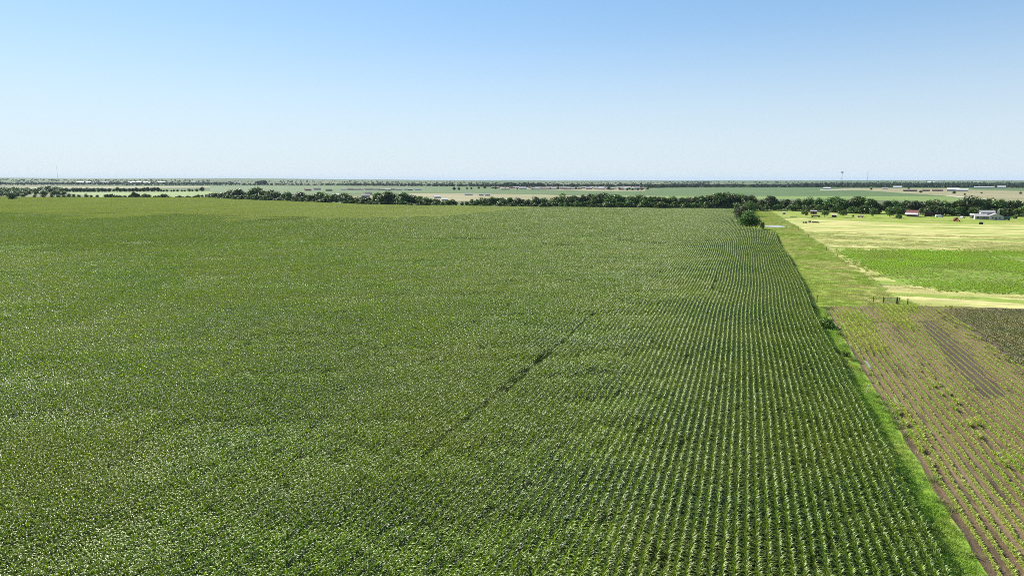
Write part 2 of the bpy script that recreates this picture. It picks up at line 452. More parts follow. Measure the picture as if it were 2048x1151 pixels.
# the fields beyond the creek
far = [
 ('far_meadow', [(1000, 390), (1300, 395), (1700, 400), (2048, 405), (2400, 412), (2400, 404), (1900, 392.7), (1330, 391.7), (1000, 387)], 'far_meadow', 'light green meadow strip just beyond the creek trees'),
 ('far_green_field', [(1288, 380), (1326, 376.5), (1640, 375.5), (1720, 380), (1790, 385), (1880, 391), (1900, 392.7), (1330, 391.7), (1210, 391), (1180, 388)], 'far_crop', 'wide dark green crop field beyond the light meadow strip'),
 ('far_tan_field', [(1640, 380), (1700, 376.2), (1960, 377), (2400, 380), (2400, 412), (2040, 402), (1890, 391.5), (1790, 385), (1720, 380)], 'far_tan', 'tan dry field with scattered sheds far to the right'),
 ('far_crop_field', [(1930, 376.3), (2400, 378), (2400, 386), (2048, 382), (1900, 378.5)], 'far_crop', 'narrow dark green crop field at the far right'),
 ('far_light_green_field', [(130, 384.5), (410, 382.5), (520, 391), (480, 396), (200, 395.8)], 'far_meadow', 'light green field between the two left tree lines'),  # light green is this field's own colour
 ('far_wheat_field', [(-300, 371), (60, 371), (420, 370.8), (420, 375), (130, 376.5), (-300, 377)], 'far_tan', 'pale tan field behind the left wood'),
 ('far_pasture', [(420, 372), (960, 373.5), (1000, 377), (1190, 383), (1290, 383), (1180, 391), (1010, 387.5), (840, 386), (560, 389), (520, 391), (420, 383)], 'far_crop', 'dull green pasture around the distant brown barns'),
 ('far_stubble', [(840, 386.4), (1010, 387.9), (1180, 391.4), (1330, 392.5), (1300, 396), (1100, 401), (720, 404), (700, 393)], 'far_tan', 'tan stubble ground around the sheds behind the creek trees'),
 ('far_village_ground', [(985, 374.2), (1290, 374.6), (1290, 382), (1190, 382.5), (1000, 377)], 'far_tan', 'pale lots of the distant settlement'),
]
for i, (nm, pl, mt, lb) in enumerate(far):
    sheet(nm, pl, 0.05+0.02*i, M[mt], lb)
sheet('farm_road', [(1888, 391.5), (1910, 391.8), (2000, 401), (2048, 404.5), (2048, 406), (1985, 402)], 0.28, M['gravel'], 'pale gravel road crossing the far tan field', 'road')
sheet('village_road', [(1640, 379.5), (1720, 377.8), (1722, 378.6), (1640, 380.7)], 0.28, M['gravel'], 'pale gravel track beside the far green field', 'road')

# ------------------------------------------------------------------ instanced stuff
def scatter(name, pts, rotz, scl, idx, protos, label, cat):
    me = bpy.data.meshes.new(name)
    n = len(pts)
    me.vertices.add(n)
    me.vertices.foreach_set('co', np.asarray(pts, np.float32).ravel())
    rot = np.zeros((n, 3), np.float32); rot[:, 2] = rotz
    s = np.asarray(scl, np.float32)
    if s.ndim == 1: s = np.repeat(s[:, None], 3, 1)
    me.attributes.new('rot', 'FLOAT_VECTOR', 'POINT').data.foreach_set('vector', rot.ravel())
    me.attributes.new('scl', 'FLOAT_VECTOR', 'POINT').data.foreach_set('vector', np.ascontiguousarray(s).ravel())
    me.attributes.new('idx', 'INT', 'POINT').data.foreach_set('value', np.asarray(idx, np.int32))
    o = link(bpy.data.objects.new(name, me))
    g = bpy.data.node_groups.new(name+'_nodes', 'GeometryNodeTree')
    g.interface.new_socket('Geometry', in_out='INPUT', socket_type='NodeSocketGeometry')
    g.interface.new_socket('Geometry', in_out='OUTPUT', socket_type='NodeSocketGeometry')
    gi = g.nodes.new('NodeGroupInput'); go = g.nodes.new('NodeGroupOutput')
    iop = g.nodes.new('GeometryNodeInstanceOnPoints')
    jn = g.nodes.new('GeometryNodeJoinGeometry')
    for p in reversed(protos):       # the join node lists its last link first
        oi = g.nodes.new('GeometryNodeObjectInfo')
        oi.inputs['Object'].default_value = p
        oi.inputs['As Instance'].default_value = True
        g.links.new(oi.outputs['Geometry'], jn.inputs[0])
    def attr(nm, typ):
        a = g.nodes.new('GeometryNodeInputNamedAttribute'); a.data_type = typ
        a.inputs['Name'].default_value = nm
        return a.outputs['Attribute']
    g.links.new(gi.outputs[0], iop.inputs['Points'])
    g.links.new(jn.outputs[0], iop.inputs['Instance'])
    iop.inputs['Pick Instance'].default_value = True
    g.links.new(attr('idx', 'INT'), iop.inputs['Instance Index'])
    e2r = g.nodes.new('FunctionNodeEulerToRotation')
    g.links.new(attr('rot', 'FLOAT_VECTOR'), e2r.inputs[0])
    g.links.new(e2r.outputs[0], iop.inputs['Rotation'])
    g.links.new(attr('scl', 'FLOAT_VECTOR'), iop.inputs['Scale'])
    g.links.new(iop.outputs[0], go.inputs[0])
    md = o.modifiers.new('scatter', 'NODES'); md.node_group = g
    return tag(o, label, cat, kind='stuff')

class LB:
    """collects leaf blades"""
    def __init__(s): s.v = []; s.f = []; s.t = []; s.n = 0
    def blade(s, x, y, z, az, L, w, e0, bend, sec=5, fold=0.0, tone=0.5, exp=1.25):
        t = (np.arange(sec+1))/sec
        an = e0 - bend*t**exp
        st = L/sec
        amid = 0.5*(an[1:]+an[:-1])
        hx = np.concatenate([[0], np.cumsum(np.cos(amid)*st)])
        hz = np.concatenate([[0], np.cumsum(np.sin(amid)*st)])
        wd = w*np.clip(np.minimum(0.55+2.2*t, (1-t)*1.9), 0.05, 1)/2
        ca, sa = math.cos(az), math.sin(az)
        cx, cy_, cz = x+ca*hx, y+sa*hx, z+hz
        nx, nz = -np.sin(an), np.cos(an)
        L_ = np.stack([cx-sa*wd+ca*nx*fold*wd, cy_+ca*wd+sa*nx*fold*wd, cz+nz*fold*wd], 1)
        R_ = np.stack([cx+sa*wd+ca*nx*fold*wd, cy_-ca*wd+sa*nx*fold*wd, cz+nz*fold*wd], 1)
        b = s.n; k = sec+1
        i = np.arange(sec)
        if fold:
            C = np.stack([cx, cy_, cz], 1)
            s.v += [L_, C, R_]
            s.f += [np.stack([b+i, b+k+i, b+k+i+1, b+i+1], 1), np.stack([b+k+i, b+2*k+i, b+2*k+i+1, b+k+i+1], 1)]
            s.n += 3*k; s.t.append(np.full(2*sec, tone))
        else:
            s.v += [L_, R_]
            s.f += [np.stack([b+i, b+k+i, b+k+i+1, b+i+1], 1)]
            s.n += 2*k; s.t.append(np.full(sec, tone))
    def obj(s, name, mat):
        me = mesh_np(name, np.concatenate(s.v), np.concatenate(s.f), mat, np.concatenate(s.t), True)
        return bpy.data.objects.new(name, me)       # prototype, only reached through the scatter

def corn_plant(lb, r, x, y, h, nleaf, sec, fold, wid, tassel=False, droop=1.0, pale=0.0):
    az0 = r.normal(0, 0.55) + (0 if r.random() < .5 else math.pi)
    lx, ly = r.normal(0, .05, 2)
    for k in range(nleaf):
        q = k/(nleaf-1)
        z = h*(0.40+0.46*q)
        L = (0.46+0.24*math.sin(math.pi*min(1, q*0.9+0.15)))*(1+r.normal(0, .1))
        e0 = R(42+34*q+r.normal(0, 8))
        bend = R((128-62*q)*droop+r.normal(0, 16))
        tone = min(1, max(0, pale+0.10+0.6*q**1.5+r.normal(0, .24)))  # younger upper leaves lighter; row-gap shade also put into the low leaf tones
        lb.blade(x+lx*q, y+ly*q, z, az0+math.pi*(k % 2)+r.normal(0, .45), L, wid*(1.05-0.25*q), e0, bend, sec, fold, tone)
    for k in range(3):      # the upright whorl
        lb.blade(x+lx, y+ly, h*0.80, r.uniform(0, 6.28), 0.42, wid*.7, R(80+r.normal(0, 6)), R(45+r.normal(0, 20)), max(2, sec-2), fold, min(1, 0.8+r.normal(0, .12)))
    # stalk
    lb.blade(x, y, 0.0, r.uniform(0, 6.28), h*0.95, 0.035, R(88), R(2), 2, 0, 0.4)
    if tassel:
        for k in range(5):
            lb.blade(x+lx, y+ly, h*0.92, r.uniform(0, 6.28), 0.42, 0.04, R(75+r.normal(0, 10)), R(40), 2, 0, 1.0)

def corn_segment(seed, length=2.04, nleaf=7, sec=5, fold=0.30, wid=0.105, h=1.95, droop=1.0, pale=0.0):
    r = np.random.default_rng(seed); lb = LB()
    n = 11
    for i in range(n):
        corn_plant(lb, r, r.normal(0, .02), -length/2+(i+.5)*length/n+r.normal(0, .025), h*r.normal(1, .055), nleaf, sec, fold, wid, droop=droop, pale=pale)
    return lb

def corn_patch(seed, mat, rows=4, length=8.0, tassel=False, h=1.95):
    r = np.random.default_rng(seed); lb = LB()
    n = 44
    for j in range(rows):
        for i in range(n):
            corn_plant(lb, r, (j-(rows-1)/2)*0.762+r.normal(0, .03), -length/2+(i+.5)*length/n+r.normal(0, .05), h*r.normal(1, .07), 6, 2, 0, 0.15, tassel)
    return lb.obj('corn_patch', mat)

def wob(y):
    y = np.asarray(y, float)
    return 0.45*np.sin(y/31.0+0.6)*smooth(60, 160, y)+0.22*np.sin(y/13.7+1.0)*smooth(90, 200, y)*smooth(420, 250, y)
def wobd(y):
    return (wob(y+0.5)-wob(y-0.5))

def build_corn():
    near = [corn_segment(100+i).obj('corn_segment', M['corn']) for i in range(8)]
    near += [corn_segment(120+i, droop=1.3, h=1.72, pale=.35).obj('corn_segment', M['corn']) for i in range(3)]   # wind-flattened; leaf tone also lightened to paint in their glare
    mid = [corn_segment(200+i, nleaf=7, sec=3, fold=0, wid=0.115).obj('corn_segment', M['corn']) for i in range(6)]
    mid += [corn_segment(220+i, nleaf=7, sec=3, fold=0, wid=0.115, droop=1.3, h=1.75, pale=.35).obj('corn_segment', M['corn']) for i in range(3)]  # flattened ones again carry the glare in a lighter leaf tone
    P, Rz, S, I = [], [], [], []
    seg = 2.04
    D1, D2 = 120.0, 320.0
    for i in range(0, 900):
        x0 = XE-0.4-0.762*i
        ys = np.arange(14, D2+60, seg)+ (i*0.37 % seg)
        xs = np.full(len(ys), x0)
        px, py, f = proj(xs, ys, 1.5)
        d = np.hypot(xs, ys)+(vnoise(xs, ys, 25, 51)-.5)*90
        mrg = 120+9000/np.maximum(d, 20)
        ok = (f > 3) & (px > -mrg) & (px < 2048+mrg) & (py < 1151+9000/np.maximum(d, 20)) & (d < D2)
        if not ok.any():
            if i > 40: break
            continue
        xs, ys, d = xs[ok], ys[ok], d[ok]
        P.append(np.stack([xs+wob(ys), ys, 0*xs], 1))
        n = len(xs)
        flip = (rng.random(n) < .5)
        Rz.append(-np.arctan(wobd(ys)) + np.where(flip, math.pi, 0))
        hs = 0.90+0.20*vnoise(xs, ys, 9, 1)+0.08*vnoise(xs, ys, 3.0, 2)
        # streaks where the wind has laid the leaves over, running obliquely over the left of the field
        a = R(24)
        lodged = (vnoise(xs*math.cos(a)+ys*math.sin(a), (-xs*math.sin(a)+ys*math.cos(a))*4.5, 22, 5) > 0.66) & (rng.random(n) < .75) & (xs < -8)
        # wheel tracks and gaps along the rows
        gap = np.ones(n)
        for (rx, y0, y1, fr) in TRACKS:
            hit = (np.abs(xs-rx) < 0.42) & (ys > y0) & (ys < y1)
            gap = np.where(hit, np.where(rng.random(n) < fr, rng.uniform(.55, .75, n), 0.85), gap)
        gap = np.where(rng.random(n) < 0.012, 0.78, gap)
        S.append(np.stack([gap**0.5, np.ones(n), hs*gap], 1))
        nr = d < D1
        I.append(np.where(nr, np.where(lodged, rng.integers(8, 11, n), rng.integers(0, 8, n)),
                          np.where(lodged, rng.integers(17, 20, n), rng.integers(11, 17, n))))
    # far: patches of four rows
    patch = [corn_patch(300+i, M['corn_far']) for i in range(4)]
    tas = [corn_patch(320+i, M['tassel_corn'], tassel=True) for i in range(4)]
    P, Rz, S, I = map(np.concatenate, (P, Rz, S, I))
    k = inside(GREEN, P[:, 0]-wob(P[:, 1]), P[:, 1])
    scatter('corn_crop', P[k], Rz[k], S[k], I[k], near+mid, 'tall green corn standing in long rows, filling the field', 'corn crop')
    def patches(poly, dmin, cross=None):
        pw, pl = 4*0.762, 8.0
        gx, gy = np.meshgrid(np.arange(XE-pw/2-pw*520, XE, pw), np.arange(-50, 1500, pl))
        gx = gx.ravel(); gx = XE-0.02-pw/2-pw*np.round((XE-0.02-pw/2-gx)/pw); gy = gy.ravel()
        px, py, f = proj(gx, gy, 1.5)
        d = np.hypot(gx, gy)+(vnoise(gx, gy, 25, 51)-.5)*90
        # the two crops run into one another raggedly on the left, along a clean line on the right
        am = np.clip((900-px)/150, 0.06, 1)
        jx = ((vnoise(gx, gy, 40, 41)-.5)*110+rng.uniform(-18, 18, len(gx)))*am
        jy = ((vnoise(gx, gy, 40, 42)-.5)*110+rng.uniform(-18, 18, len(gx)))*am
        both = inside(GREEN, gx, gy) | inside(TAN, gx, gy)
        tan = both & inside(TAN, gx+jx, gy+jy)
        ok = (f > 3) & (px > -140) & (px < 2190) & (d >= dmin) & (tan if poly is TAN else both & ~tan)
        gx, gy = gx[ok], gy[ok]
        n = len(gx)
        rz = np.where(rng.random(n) < .5, 0, math.pi)
        s = np.stack([np.ones(n), np.ones(n), 0.93+0.22*vnoise(gx, gy, 25, 3)], 1)
        return gx, gy, rz, s, rng.integers(0, 4, n)
    gx, gy, rz, s, ix = patches(GREEN, D2)
    scatter('distant_corn_crop', np.stack([gx+wob(gy), gy, 0*gx], 1), rz, s, ix, patch, 'green corn far back in the field below the creek trees', 'corn crop')
    gx, gy, rz, s, ix = patches(TAN, D2)
    # dark tramlines through the tasselled corn
    for a, b in (((150, 433), (533, 419.5)), ((300, 432), (690, 443)), ((760, 423), (900, 418))):
        A, B = np.array(G(*a)), np.array(G(*b)); dd = (B-A)/np.linalg.norm(B-A)
        t = (gx-A[0])*dd[0]+(gy-A[1])*dd[1]; e = np.abs(-(gx-A[0])*dd[1]+(gy-A[1])*dd[0])
        s[(t > 0) & (t < np.linalg.norm(B-A)) & (e < 3.2), 2] *= 0.45
    scatter('tasselled_corn_crop', np.stack([gx, gy, 0*gx], 1), rz+math.pi/2*0, s, ix, tas, 'yellowish tasselled corn in the field before the left creek trees', 'corn crop')

def trk(px, py): return G(px, py, 1.2)
TRACKS = []
for a, b, fr in (((880, 893), (1000, 792), .35), ((1000, 792), (1100, 709), .75), ((1100, 709), (1190, 632), .12), ((1421, 582), (1430, 550), .4), ((820, 945), (880, 893), .2)):
    A, B = trk(*a), trk(*b)
    TRACKS.append(((A[0]+B[0])/2 if abs(A[0]-B[0]) < 6 else A[0], A[1], B[1], fr))
build_corn()

# seedlings
def seedling_seg(seed, h, w, n=26, length=2.0):
    r = np.random.default_rng(seed); lb = LB()
    for i in range(n):
        if r.random() < .06: continue
        x, y = r.normal(0, .03), -length/2+(i+.5)*length/n+r.normal(0, .04)
        az = r.uniform(0, 6.28); hh = h*r.uniform(.6, 1.3)
        for k in range(6):
            lb.blade(x, y, hh*(0.1+0.1*k), az+math.pi*(k % 2)+r.normal(0, .4), hh*r.uniform(.8, 1.2), w, R(60+r.normal(0, 12)), R(85), 3, 0, np.clip(r.normal(.55, .25), 0, 1))
    return lb.obj('seedling_row', M['seedling'])
def weed_clump(seed, mat, h=0.35, n=26, rad=0.5, w=0.05):
    r = np.random.default_rng(seed); lb = LB()
    for i in range(n):
        a = r.uniform(0, 6.28); q = rad*math.sqrt(r.random())
        lb.blade(q*math.cos(a), q*math.sin(a), 0, r.uniform(0, 6.28), h*r.uniform(.6, 1.4), w, R(70+r.normal(0, 14)), R(70+r.normal(0, 25)), 3, 0, np.clip(r.normal(.5, .25), 0, 1))
    return lb.obj('weed_clump', mat)

BARE = [G(1836, 640), G(1868, 642), G(1935, 700), G(2012, 792), G(1968, 800), G(1890, 712)]
sheet('damp_soil', BARE, 0.021, M['damp'], 'dark bare strip of damp soil running along the seedling rows', 'soil', world=True, rag=0.5)
def build_seedlings():
    protos = [seedling_seg(400+i, 0.44, 0.08) for i in range(5)] + [weed_clump(420+i, M['seedling'], .3, 30, .6) for i in range(3)]
    P, Rz, S, I = [], [], [], []
    for i in range(0, 110):
        x0 = XS+0.75+1.0*i
        ys = np.arange(13, 175, 2.0)+(i*.61 % 2)
        xs = np.full(len(ys), x0)
        px, py, f = proj(xs, ys)
        ok = (f > 3) & (px < 2300) & inside(SOIL, xs, ys) & ~inside(BROWN, xs, ys) & (py < 1400)
        xs, ys = xs[ok], ys[ok]; n = len(xs)
        if not n: continue
        big = smooth(0.45, 0.75, vnoise(xs*2.5, ys*.5, 11, 11))
        bare = vnoise(xs*1.6, ys*.25, 7, 12) > 0.78
        s = 0.60+0.65*big+rng.normal(0, .06, n)
        s = np.where(bare & (rng.random(n) < .5), 0.4, s)
        P.append(np.stack([xs+rng.normal(0, .03, n)+0.05, ys, 0*xs+.018], 1)); s = np.where(inside(BARE, xs+rng.normal(0, .4, n), ys), .33, s); s = np.clip(s, .25, 2); S.append(np.stack([s, np.full(n, 1.02), s], 1))
        Rz.append(np.where(rng.random(n) < .5, 0, math.pi)); I.append(rng.integers(0, 5, n))
        w = rng.random(n) < 0.03+0.13*big
        m = w.sum()
        P.append(np.stack([xs[w]+rng.normal(0, .3, m), ys[w]+rng.normal(0, .8, m), 0*xs[w]+.018], 1)); S.append(np.repeat(rng.uniform(.4, 1.1, m)[:, None], 3, 1))
        Rz.append(rng.uniform(0, 6.28, m)); I.append(rng.integers(5, 8, m))
    P, Rz, S, I = map(np.concatenate, (P, Rz, S, I))
    scatter('seedling_crop', P, Rz, S, I, protos, 'small yellow green seedlings in rows on the brown tilled soil', 'seedlings')
build_seedlings()

def tuft_patch(seed, mat, size, n, h, w, sec=2):
    r = np.random.default_rng(seed); lb = LB()
    for i in range(n):
        lb.blade(r.uniform(-size/2, size/2), r.uniform(-size/2, size/2), 0, r.uniform(0, 6.28), h*r.uniform(.5, 1.5), w, R(75+r.normal(0, 12)), R(70+r.normal(0, 25)), sec, 0, np.clip(r.normal(.5, .28), 0, 1))
    return lb.obj('tuft_patch', mat)

def fill(poly, step, jitter=0.5, maxd=1e9, excl=(), far_px=2250):
    xs = [p[0] for p in poly]; ys = [p[1] for p in poly]
    gx, gy = np.meshgrid(np.arange(min(xs), max(xs), step), np.arange(max(5, min(ys)), max(ys), step))
    gx = gx.ravel()+rng.uniform(-jitter, jitter, gx.size)*step; gy = gy.ravel()+rng.uniform(-jitter, jitter, gy.size)*step
    px, py, f = proj(gx, gy)
    ok = (f > 3) & (px > -150) & (px < far_px) & (py < 1300) & inside(poly, gx, gy) & (np.hypot(gx, gy) < maxd)
    for e in excl: ok &= ~inside(e, gx, gy)
    return gx[ok], gy[ok]

def build_grass():
    STRIP = [(XE+0.1, 10), (XS, 10), (XS, G(1650, 613)[1]), (XE+0.1, G(1600, 613)[1])]
    gx, gy = fill(STRIP, 0.8)
    w = XS-0.15-1.1*vnoise(gx*0, gy, 5, 21)
    k = gx < w+0.6
    gx, gy = gx[k], gy[k]
    pr = [tuft_patch(500+i, M['grass_leaf'], 1.1, 130, 0.24, 0.035, 3) for i in range(5)]
    n = len(gx)
    scatter('grass_strip', np.stack([gx, gy, 0*gx+.01], 1), rng.uniform(0, 6.28, n), np.stack([np.ones(n), np.ones(n), 0.45+1.0*vnoise(gx, gy, 3.5, 22)], 1), rng.integers(0, 5, n), pr, 'lush bright grass growing along the right edge of the corn', 'grass')
    # taller weeds straggle along the corn edge and the soil edge
    wy = rng.uniform(14, 400, 900); side = rng.random(900) < .6
    top = G(1600, 613)[1]
    wx = np.where(side | (wy > top), XE+wob(wy)+rng.normal(.5, .35, 900), XS+rng.normal(-.1, .4, 900))
    k = vnoise(wy*0, wy, 6, 29)+rng.uniform(-.25, .25, 900) > .45
    wx, wy = wx[k], wy[k]; n = len(wx)
    pr = [weed_clump(590+i, M['weed'], .75, 40, .55, .06) for i in range(4)]
    scatter('verge_weeds', np.stack([wx, wy, 0*wx], 1), rng.uniform(0, 6.28, n), rng.uniform(.4, 1.25, n), rng.integers(0, 4, n), pr, 'straggling taller weeds along the edges of the grass strip and pasture', 'weeds')
    gx, gy = fill(PASTP, 2.2)
    pc = G(1548, 452.5); k = np.hypot((gx-pc[0])/9, (gy-pc[1])/11) > 1
    gx, gy = gx[k], gy[k]
    pr = [tuft_patch(520+i, M['past_leaf'], 2.8, 260, 0.16, 0.05) for i in range(5)]
    n = len(gx)
    scatter('pasture_grass', np.stack([gx, gy, 0*gx+.01], 1), rng.uniform(0, 6.28, n), np.stack([np.ones(n), np.ones(n), 0.5+1.0*vnoise(gx, gy, 7, 23)], 1), rng.integers(0, 5, n), pr, 'short green pasture grass between the corn and the hay field', 'grass')
    gx, gy = fill(HAY, 3.0, maxd=420)
    bn = vnoise(gx*.4, gy*1.1, 13, 26)
    k = ~inside(BEAN, gx, gy) | (bn > 0.66+rng.uniform(-.1, .1, len(gx)))
    gx, gy = gx[k], gy[k]
    k = vnoise(gx*.25, gy*1.6, 12, 24)+rng.uniform(-.2, .2, len(gx)) > 0.42
    gx, gy = gx[k], gy[k]
    pr = [tuft_patch(540+i, M['hay_leaf'], 4.0, 260, 0.16, 0.06) for i in range(5)]
    n = len(gx)
    scatter('hay_swath', np.stack([gx, gy, 0*gx+.01], 1), rng.uniform(0, 6.28, n), np.stack([np.ones(n), np.ones(n), 0.5+1.0*vnoise(gx, gy, 9, 25)], 1), rng.integers(0, 5, n), pr, 'pale cut hay stubble covering the field below the farm', 'hay')
    # low crop in rows
    xs = [p[0] for p in BEAN]; ys = [p[1] for p in BEAN]
    gx, gy = np.meshgrid(np.arange(min(xs), max(xs), 1.0), np.arange(min(ys), max(ys), 2.0))
    gx, gy = gx.ravel(), gy.ravel()
    px, py, f = proj(gx, gy)
    nz = vnoise(gx*.4, gy*1.1, 13, 26)
    ok = inside(BEAN, gx+rng.normal(0, 2.2, len(gx)), gy+rng.normal(0, 4.0, len(gx))) & (px < 2250) & (nz+rng.uniform(-.12, .12, len(gx)) < 0.72)
    gx, gy, nz = gx[ok], gy[ok], nz[ok]
    pr = []
    for i in range(5):
        r = np.random.default_rng(560+i); lb = LB()
        for j in range(90):
            lb.blade(r.normal(0, .14), r.uniform(-1, 1), r.uniform(0.05, .3), r.uniform(0, 6.28), .22, .14, R(40+r.normal(0, 25)), R(60), 2, 0, np.clip(r.normal(.5, .28), 0, 1))
        pr.append(lb.obj('bean_row', M['bean_leaf']))
    n = len(gx)
    s = np.clip(1.3-0.8*nz, .5, 1.2)*1.15
    gy = gy+rng.uniform(-1, 1, n)
    scatter('bean_crop', np.stack([gx, gy, 0*gx+.02], 1), np.where(rng.random(n) < .5, 0, math.pi), np.stack([s, np.ones(n), s], 1), rng.integers(0, 5, n), pr, 'bright green leafy low crop in rows beyond the gate', 'crop')
    # sparse brown crop
    gx, gy = np.meshgrid(np.arange(XS+20, XS+150, 0.76), np.arange(40, 175, 2.0))
    gx, gy = gx.ravel(), gy.ravel()
    px, py, f = proj(gx, gy)
    ok = inside(BROWN, gx+rng.normal(0, 1.6, len(gx)), gy+rng.normal(0, 1.2, len(gx))) & (px < 2250)
    gx, gy = gx[ok], gy[ok]
    pr = []
    for i in range(5):
        r = np.random.default_rng(580+i); lb = LB()
        for j in range(46):
            lb.blade(r.normal(0, .13), r.uniform(-1, 1), r.uniform(0.02, .2), r.uniform(0, 6.28), .26, .10, R(55+r.normal(0, 25)), R(60), 2, 0, np.clip(r.normal(.5, .28), 0, 1))
        pr.append(lb.obj('crop_row', M['brown_crop']))
    n = len(gx)
    scatter('sparse_crop', np.stack([gx, gy, 0*gx+.025], 1), np.where(rng.random(n) < .5, 0, math.pi), 0.85+0.6*vnoise(gx, gy, 6, 27), rng.integers(0, 5, n), pr, 'olive brown sparse crop in the corner of the tilled field', 'crop')
build_grass()

# ------------------------------------------------------------------ trees
def crown_np(seed, w, h, z0, nclump, nleaf, ls, flat=1.0):
    """leaf quads on many clumps that fill an uneven crown"""
    r = np.random.default_rng(seed)
    zc = (z0+h)/2; hz = (h-z0)/2
    C = []
    while len(C) < nclump:
        p = r.uniform(-1, 1, 3)
        q = np.linalg.norm(p)
        if 0.25 < q < 1.0:
            taper = 1.0-0.35*max(0, p[2])
            C.append((p[0]*w/2*taper*.86, p[1]*w/2*taper*.86, zc+p[2]*hz*.86))
    C = np.array(C)
    cr = r.uniform(.16, .30, nclump)*min(w, h-z0)*1.0
    per = nleaf//nclump
    k = np.repeat(np.arange(nclump), per); n = len(k)
    d = r.normal(0, 1, (n, 3)); d[:, 2] = d[:, 2]*.8+.35
    d /= np.linalg.norm(d, axis=1)[:, None]
    P = C[k]+d*(cr[k]*r.uniform(.65, 1.12, n))[:, None]
    nn = d+r.normal(0, .55, (n, 3)); nn /= np.linalg.norm(nn, axis=1)[:, None]
    a = np.cross(nn, r.normal(0, 1, (n, 3))); a /= np.linalg.norm(a, axis=1)[:, None]
    b = np.cross(nn, a)
    s = (ls*r.uniform(.55, 1.25, n))[:, None]
    q = np.stack([P-a*s-b*s*.6, P+a*s-b*s*.6, P+a*s*.7+b*s*.6, P-a*s*.7+b*s*.6], 1).reshape(-1, 3)
    F = np.arange(4*n).reshape(n, 4)
    ct = r.uniform(0.1, .9, nclump)
    tone = np.clip(ct[k]*.6+r.normal(.2, .22, n), 0, 1)
    return q, F, tone, C

def trunk_np(h, r0, C, seed):
    r = np.random.default_rng(seed)
    V, F = [], []
    def tube(p, q, ra, rb, n=6):
        p, q = np.array(p, float), np.array(q, float)
        d = (q-p)/np.linalg.norm(q-p)
        u = np.cross(d, [0.3, .9, .1]); u /= np.linalg.norm(u); v = np.cross(d, u)
        b = len(V)
        for c, rr in ((p, ra), (q, rb)):
            for i in range(n):
                t = 6.283*i/n
                V.append(c+(u*math.cos(t)+v*math.sin(t))*rr)
        for i in range(n): F.append((b+i, b+(i+1) % n, b+n+(i+1) % n, b+n+i))
    zs = h*.35
    top = (r.normal(0, .1), r.normal(0, .1), zs)
    tube((0, 0, -.1), top, r0, r0*.7)
    tube(top, (top[0]*1.5, top[1]*1.5, h*.7), r0*.7, r0*.25)
    for c in C[:7]: tube(top, c, r0*.4, r0*.1, 5)
    return np.array(V), np.array(F)

class TreeKind:
    def __init__(s, seed, w, h, z0, nclump, nleaf, ls, mat, r0=.25):
        q, F, t, C = crown_np(seed, w, h, z0, nclump, nleaf, ls)
        s.crown = mesh_np('crown', q, F, mat, t)
        V, TF = trunk_np(h, r0, C, seed+1)
        s.trunk = mesh_np('trunk', V, TF, M['bark'], smooth_=True)
        s.h, s.w = h, w
        s.base = None
    def place(s, name, x, y, height, rz, wide, label, cat='tree', group=None):
        z = float(hill(x, y))
        e = empty(name, (x, y, z), rz, label=label, cat=cat, group=group)
        k = height/s.h
        e.scale = (k*wide, k*wide, k)
        if s.base is None:
            a = bpy.data.objects.new('crown', s.crown); b = bpy.data.objects.new('trunk', s.trunk)
            s.base = (a, b)
        else:
            a, b = s.base[0].copy(), s.base[1].copy()
        link(a, e); link(b, e)
        return e

K_ROUND = [TreeKind(600+i, 10, 11, .8, 38, 2600, .40, M['tree']) for i in range(5)]
K_TALL = [TreeKind(620+i, 7, 13, 1.0, 34, 2200, .38, M['tree']) for i in range(3)]
K_LIGHT = [TreeKind(640+i, 8, 10, 1.5, 26, 1500, .40, M['tree_light']) for i in range(4)]
K_BUSH = [TreeKind(660+i, 6, 4.2, .1, 22, 1100, .30, M['tree_light' if i > 1 else 'tree'], .1) for i in range(4)]
K_BIG = [TreeKind(680+i, 11, 12, .6, 60, 7000, .26, M['tree'], .35) for i in range(3)]
K_WEED = [TreeKind(670+i, 6, 4.0, .05, 26, 1300, .24, M['weed'], .08) for i in range(3)]
K_OPEN = [TreeKind(690+i, 7.5, 6.5, 1.6, 24, 1500, .26, M['tree_light'], .18) for i in range(3)]

def pick(l): return l[random.randrange(len(l))]
def px_m(py): return (py-360)*0.988/H

def interp(tab, x): return float(np.interp(x, [t[0] for t in tab], [t[1] for t in tab]))

BASE2 = [(395, 396.5), (500, 402), (560, 404), (640, 408), (720, 411.5), (820, 413.5), (1000, 416), (1100, 417.2), (1200, 417.6), (1300, 419.2),
         (1470, 420), (1500, 421), (1560, 421), (1650, 424), (1700, 427), (1800, 429), (1900, 431), (2048, 433), (2200, 436)]
TOP2 = [(395, 390), (430, 387), (460, 383), (478, 378), (495, 385), (510, 376), (525, 380), (545, 385), (575, 386), (640, 386), (680, 388), (700, 391), (740, 392),
        (775, 388), (805, 387), (830, 394), (860, 396), (900, 401), (920, 402), (950, 395), (1000, 397), (1050, 397), (1080, 395), (1110, 392), (1140, 388),
        (1200, 390), (1240, 391), (1300, 390), (1315, 395), (1340, 392), (1400, 393), (1445, 390), (1455, 386), (1465, 390), (1500, 392), (1520, 397), (1540, 394), (1560, 401),
        (1575, 396), (1600, 399), (1640, 397), (1690, 396), (1720, 394), (1760, 400), (1800, 402), (1830, 402), (1870, 396), (1900, 401), (1930, 397), (1970, 401), (2000, 399), (2048, 401), (2200, 402)]

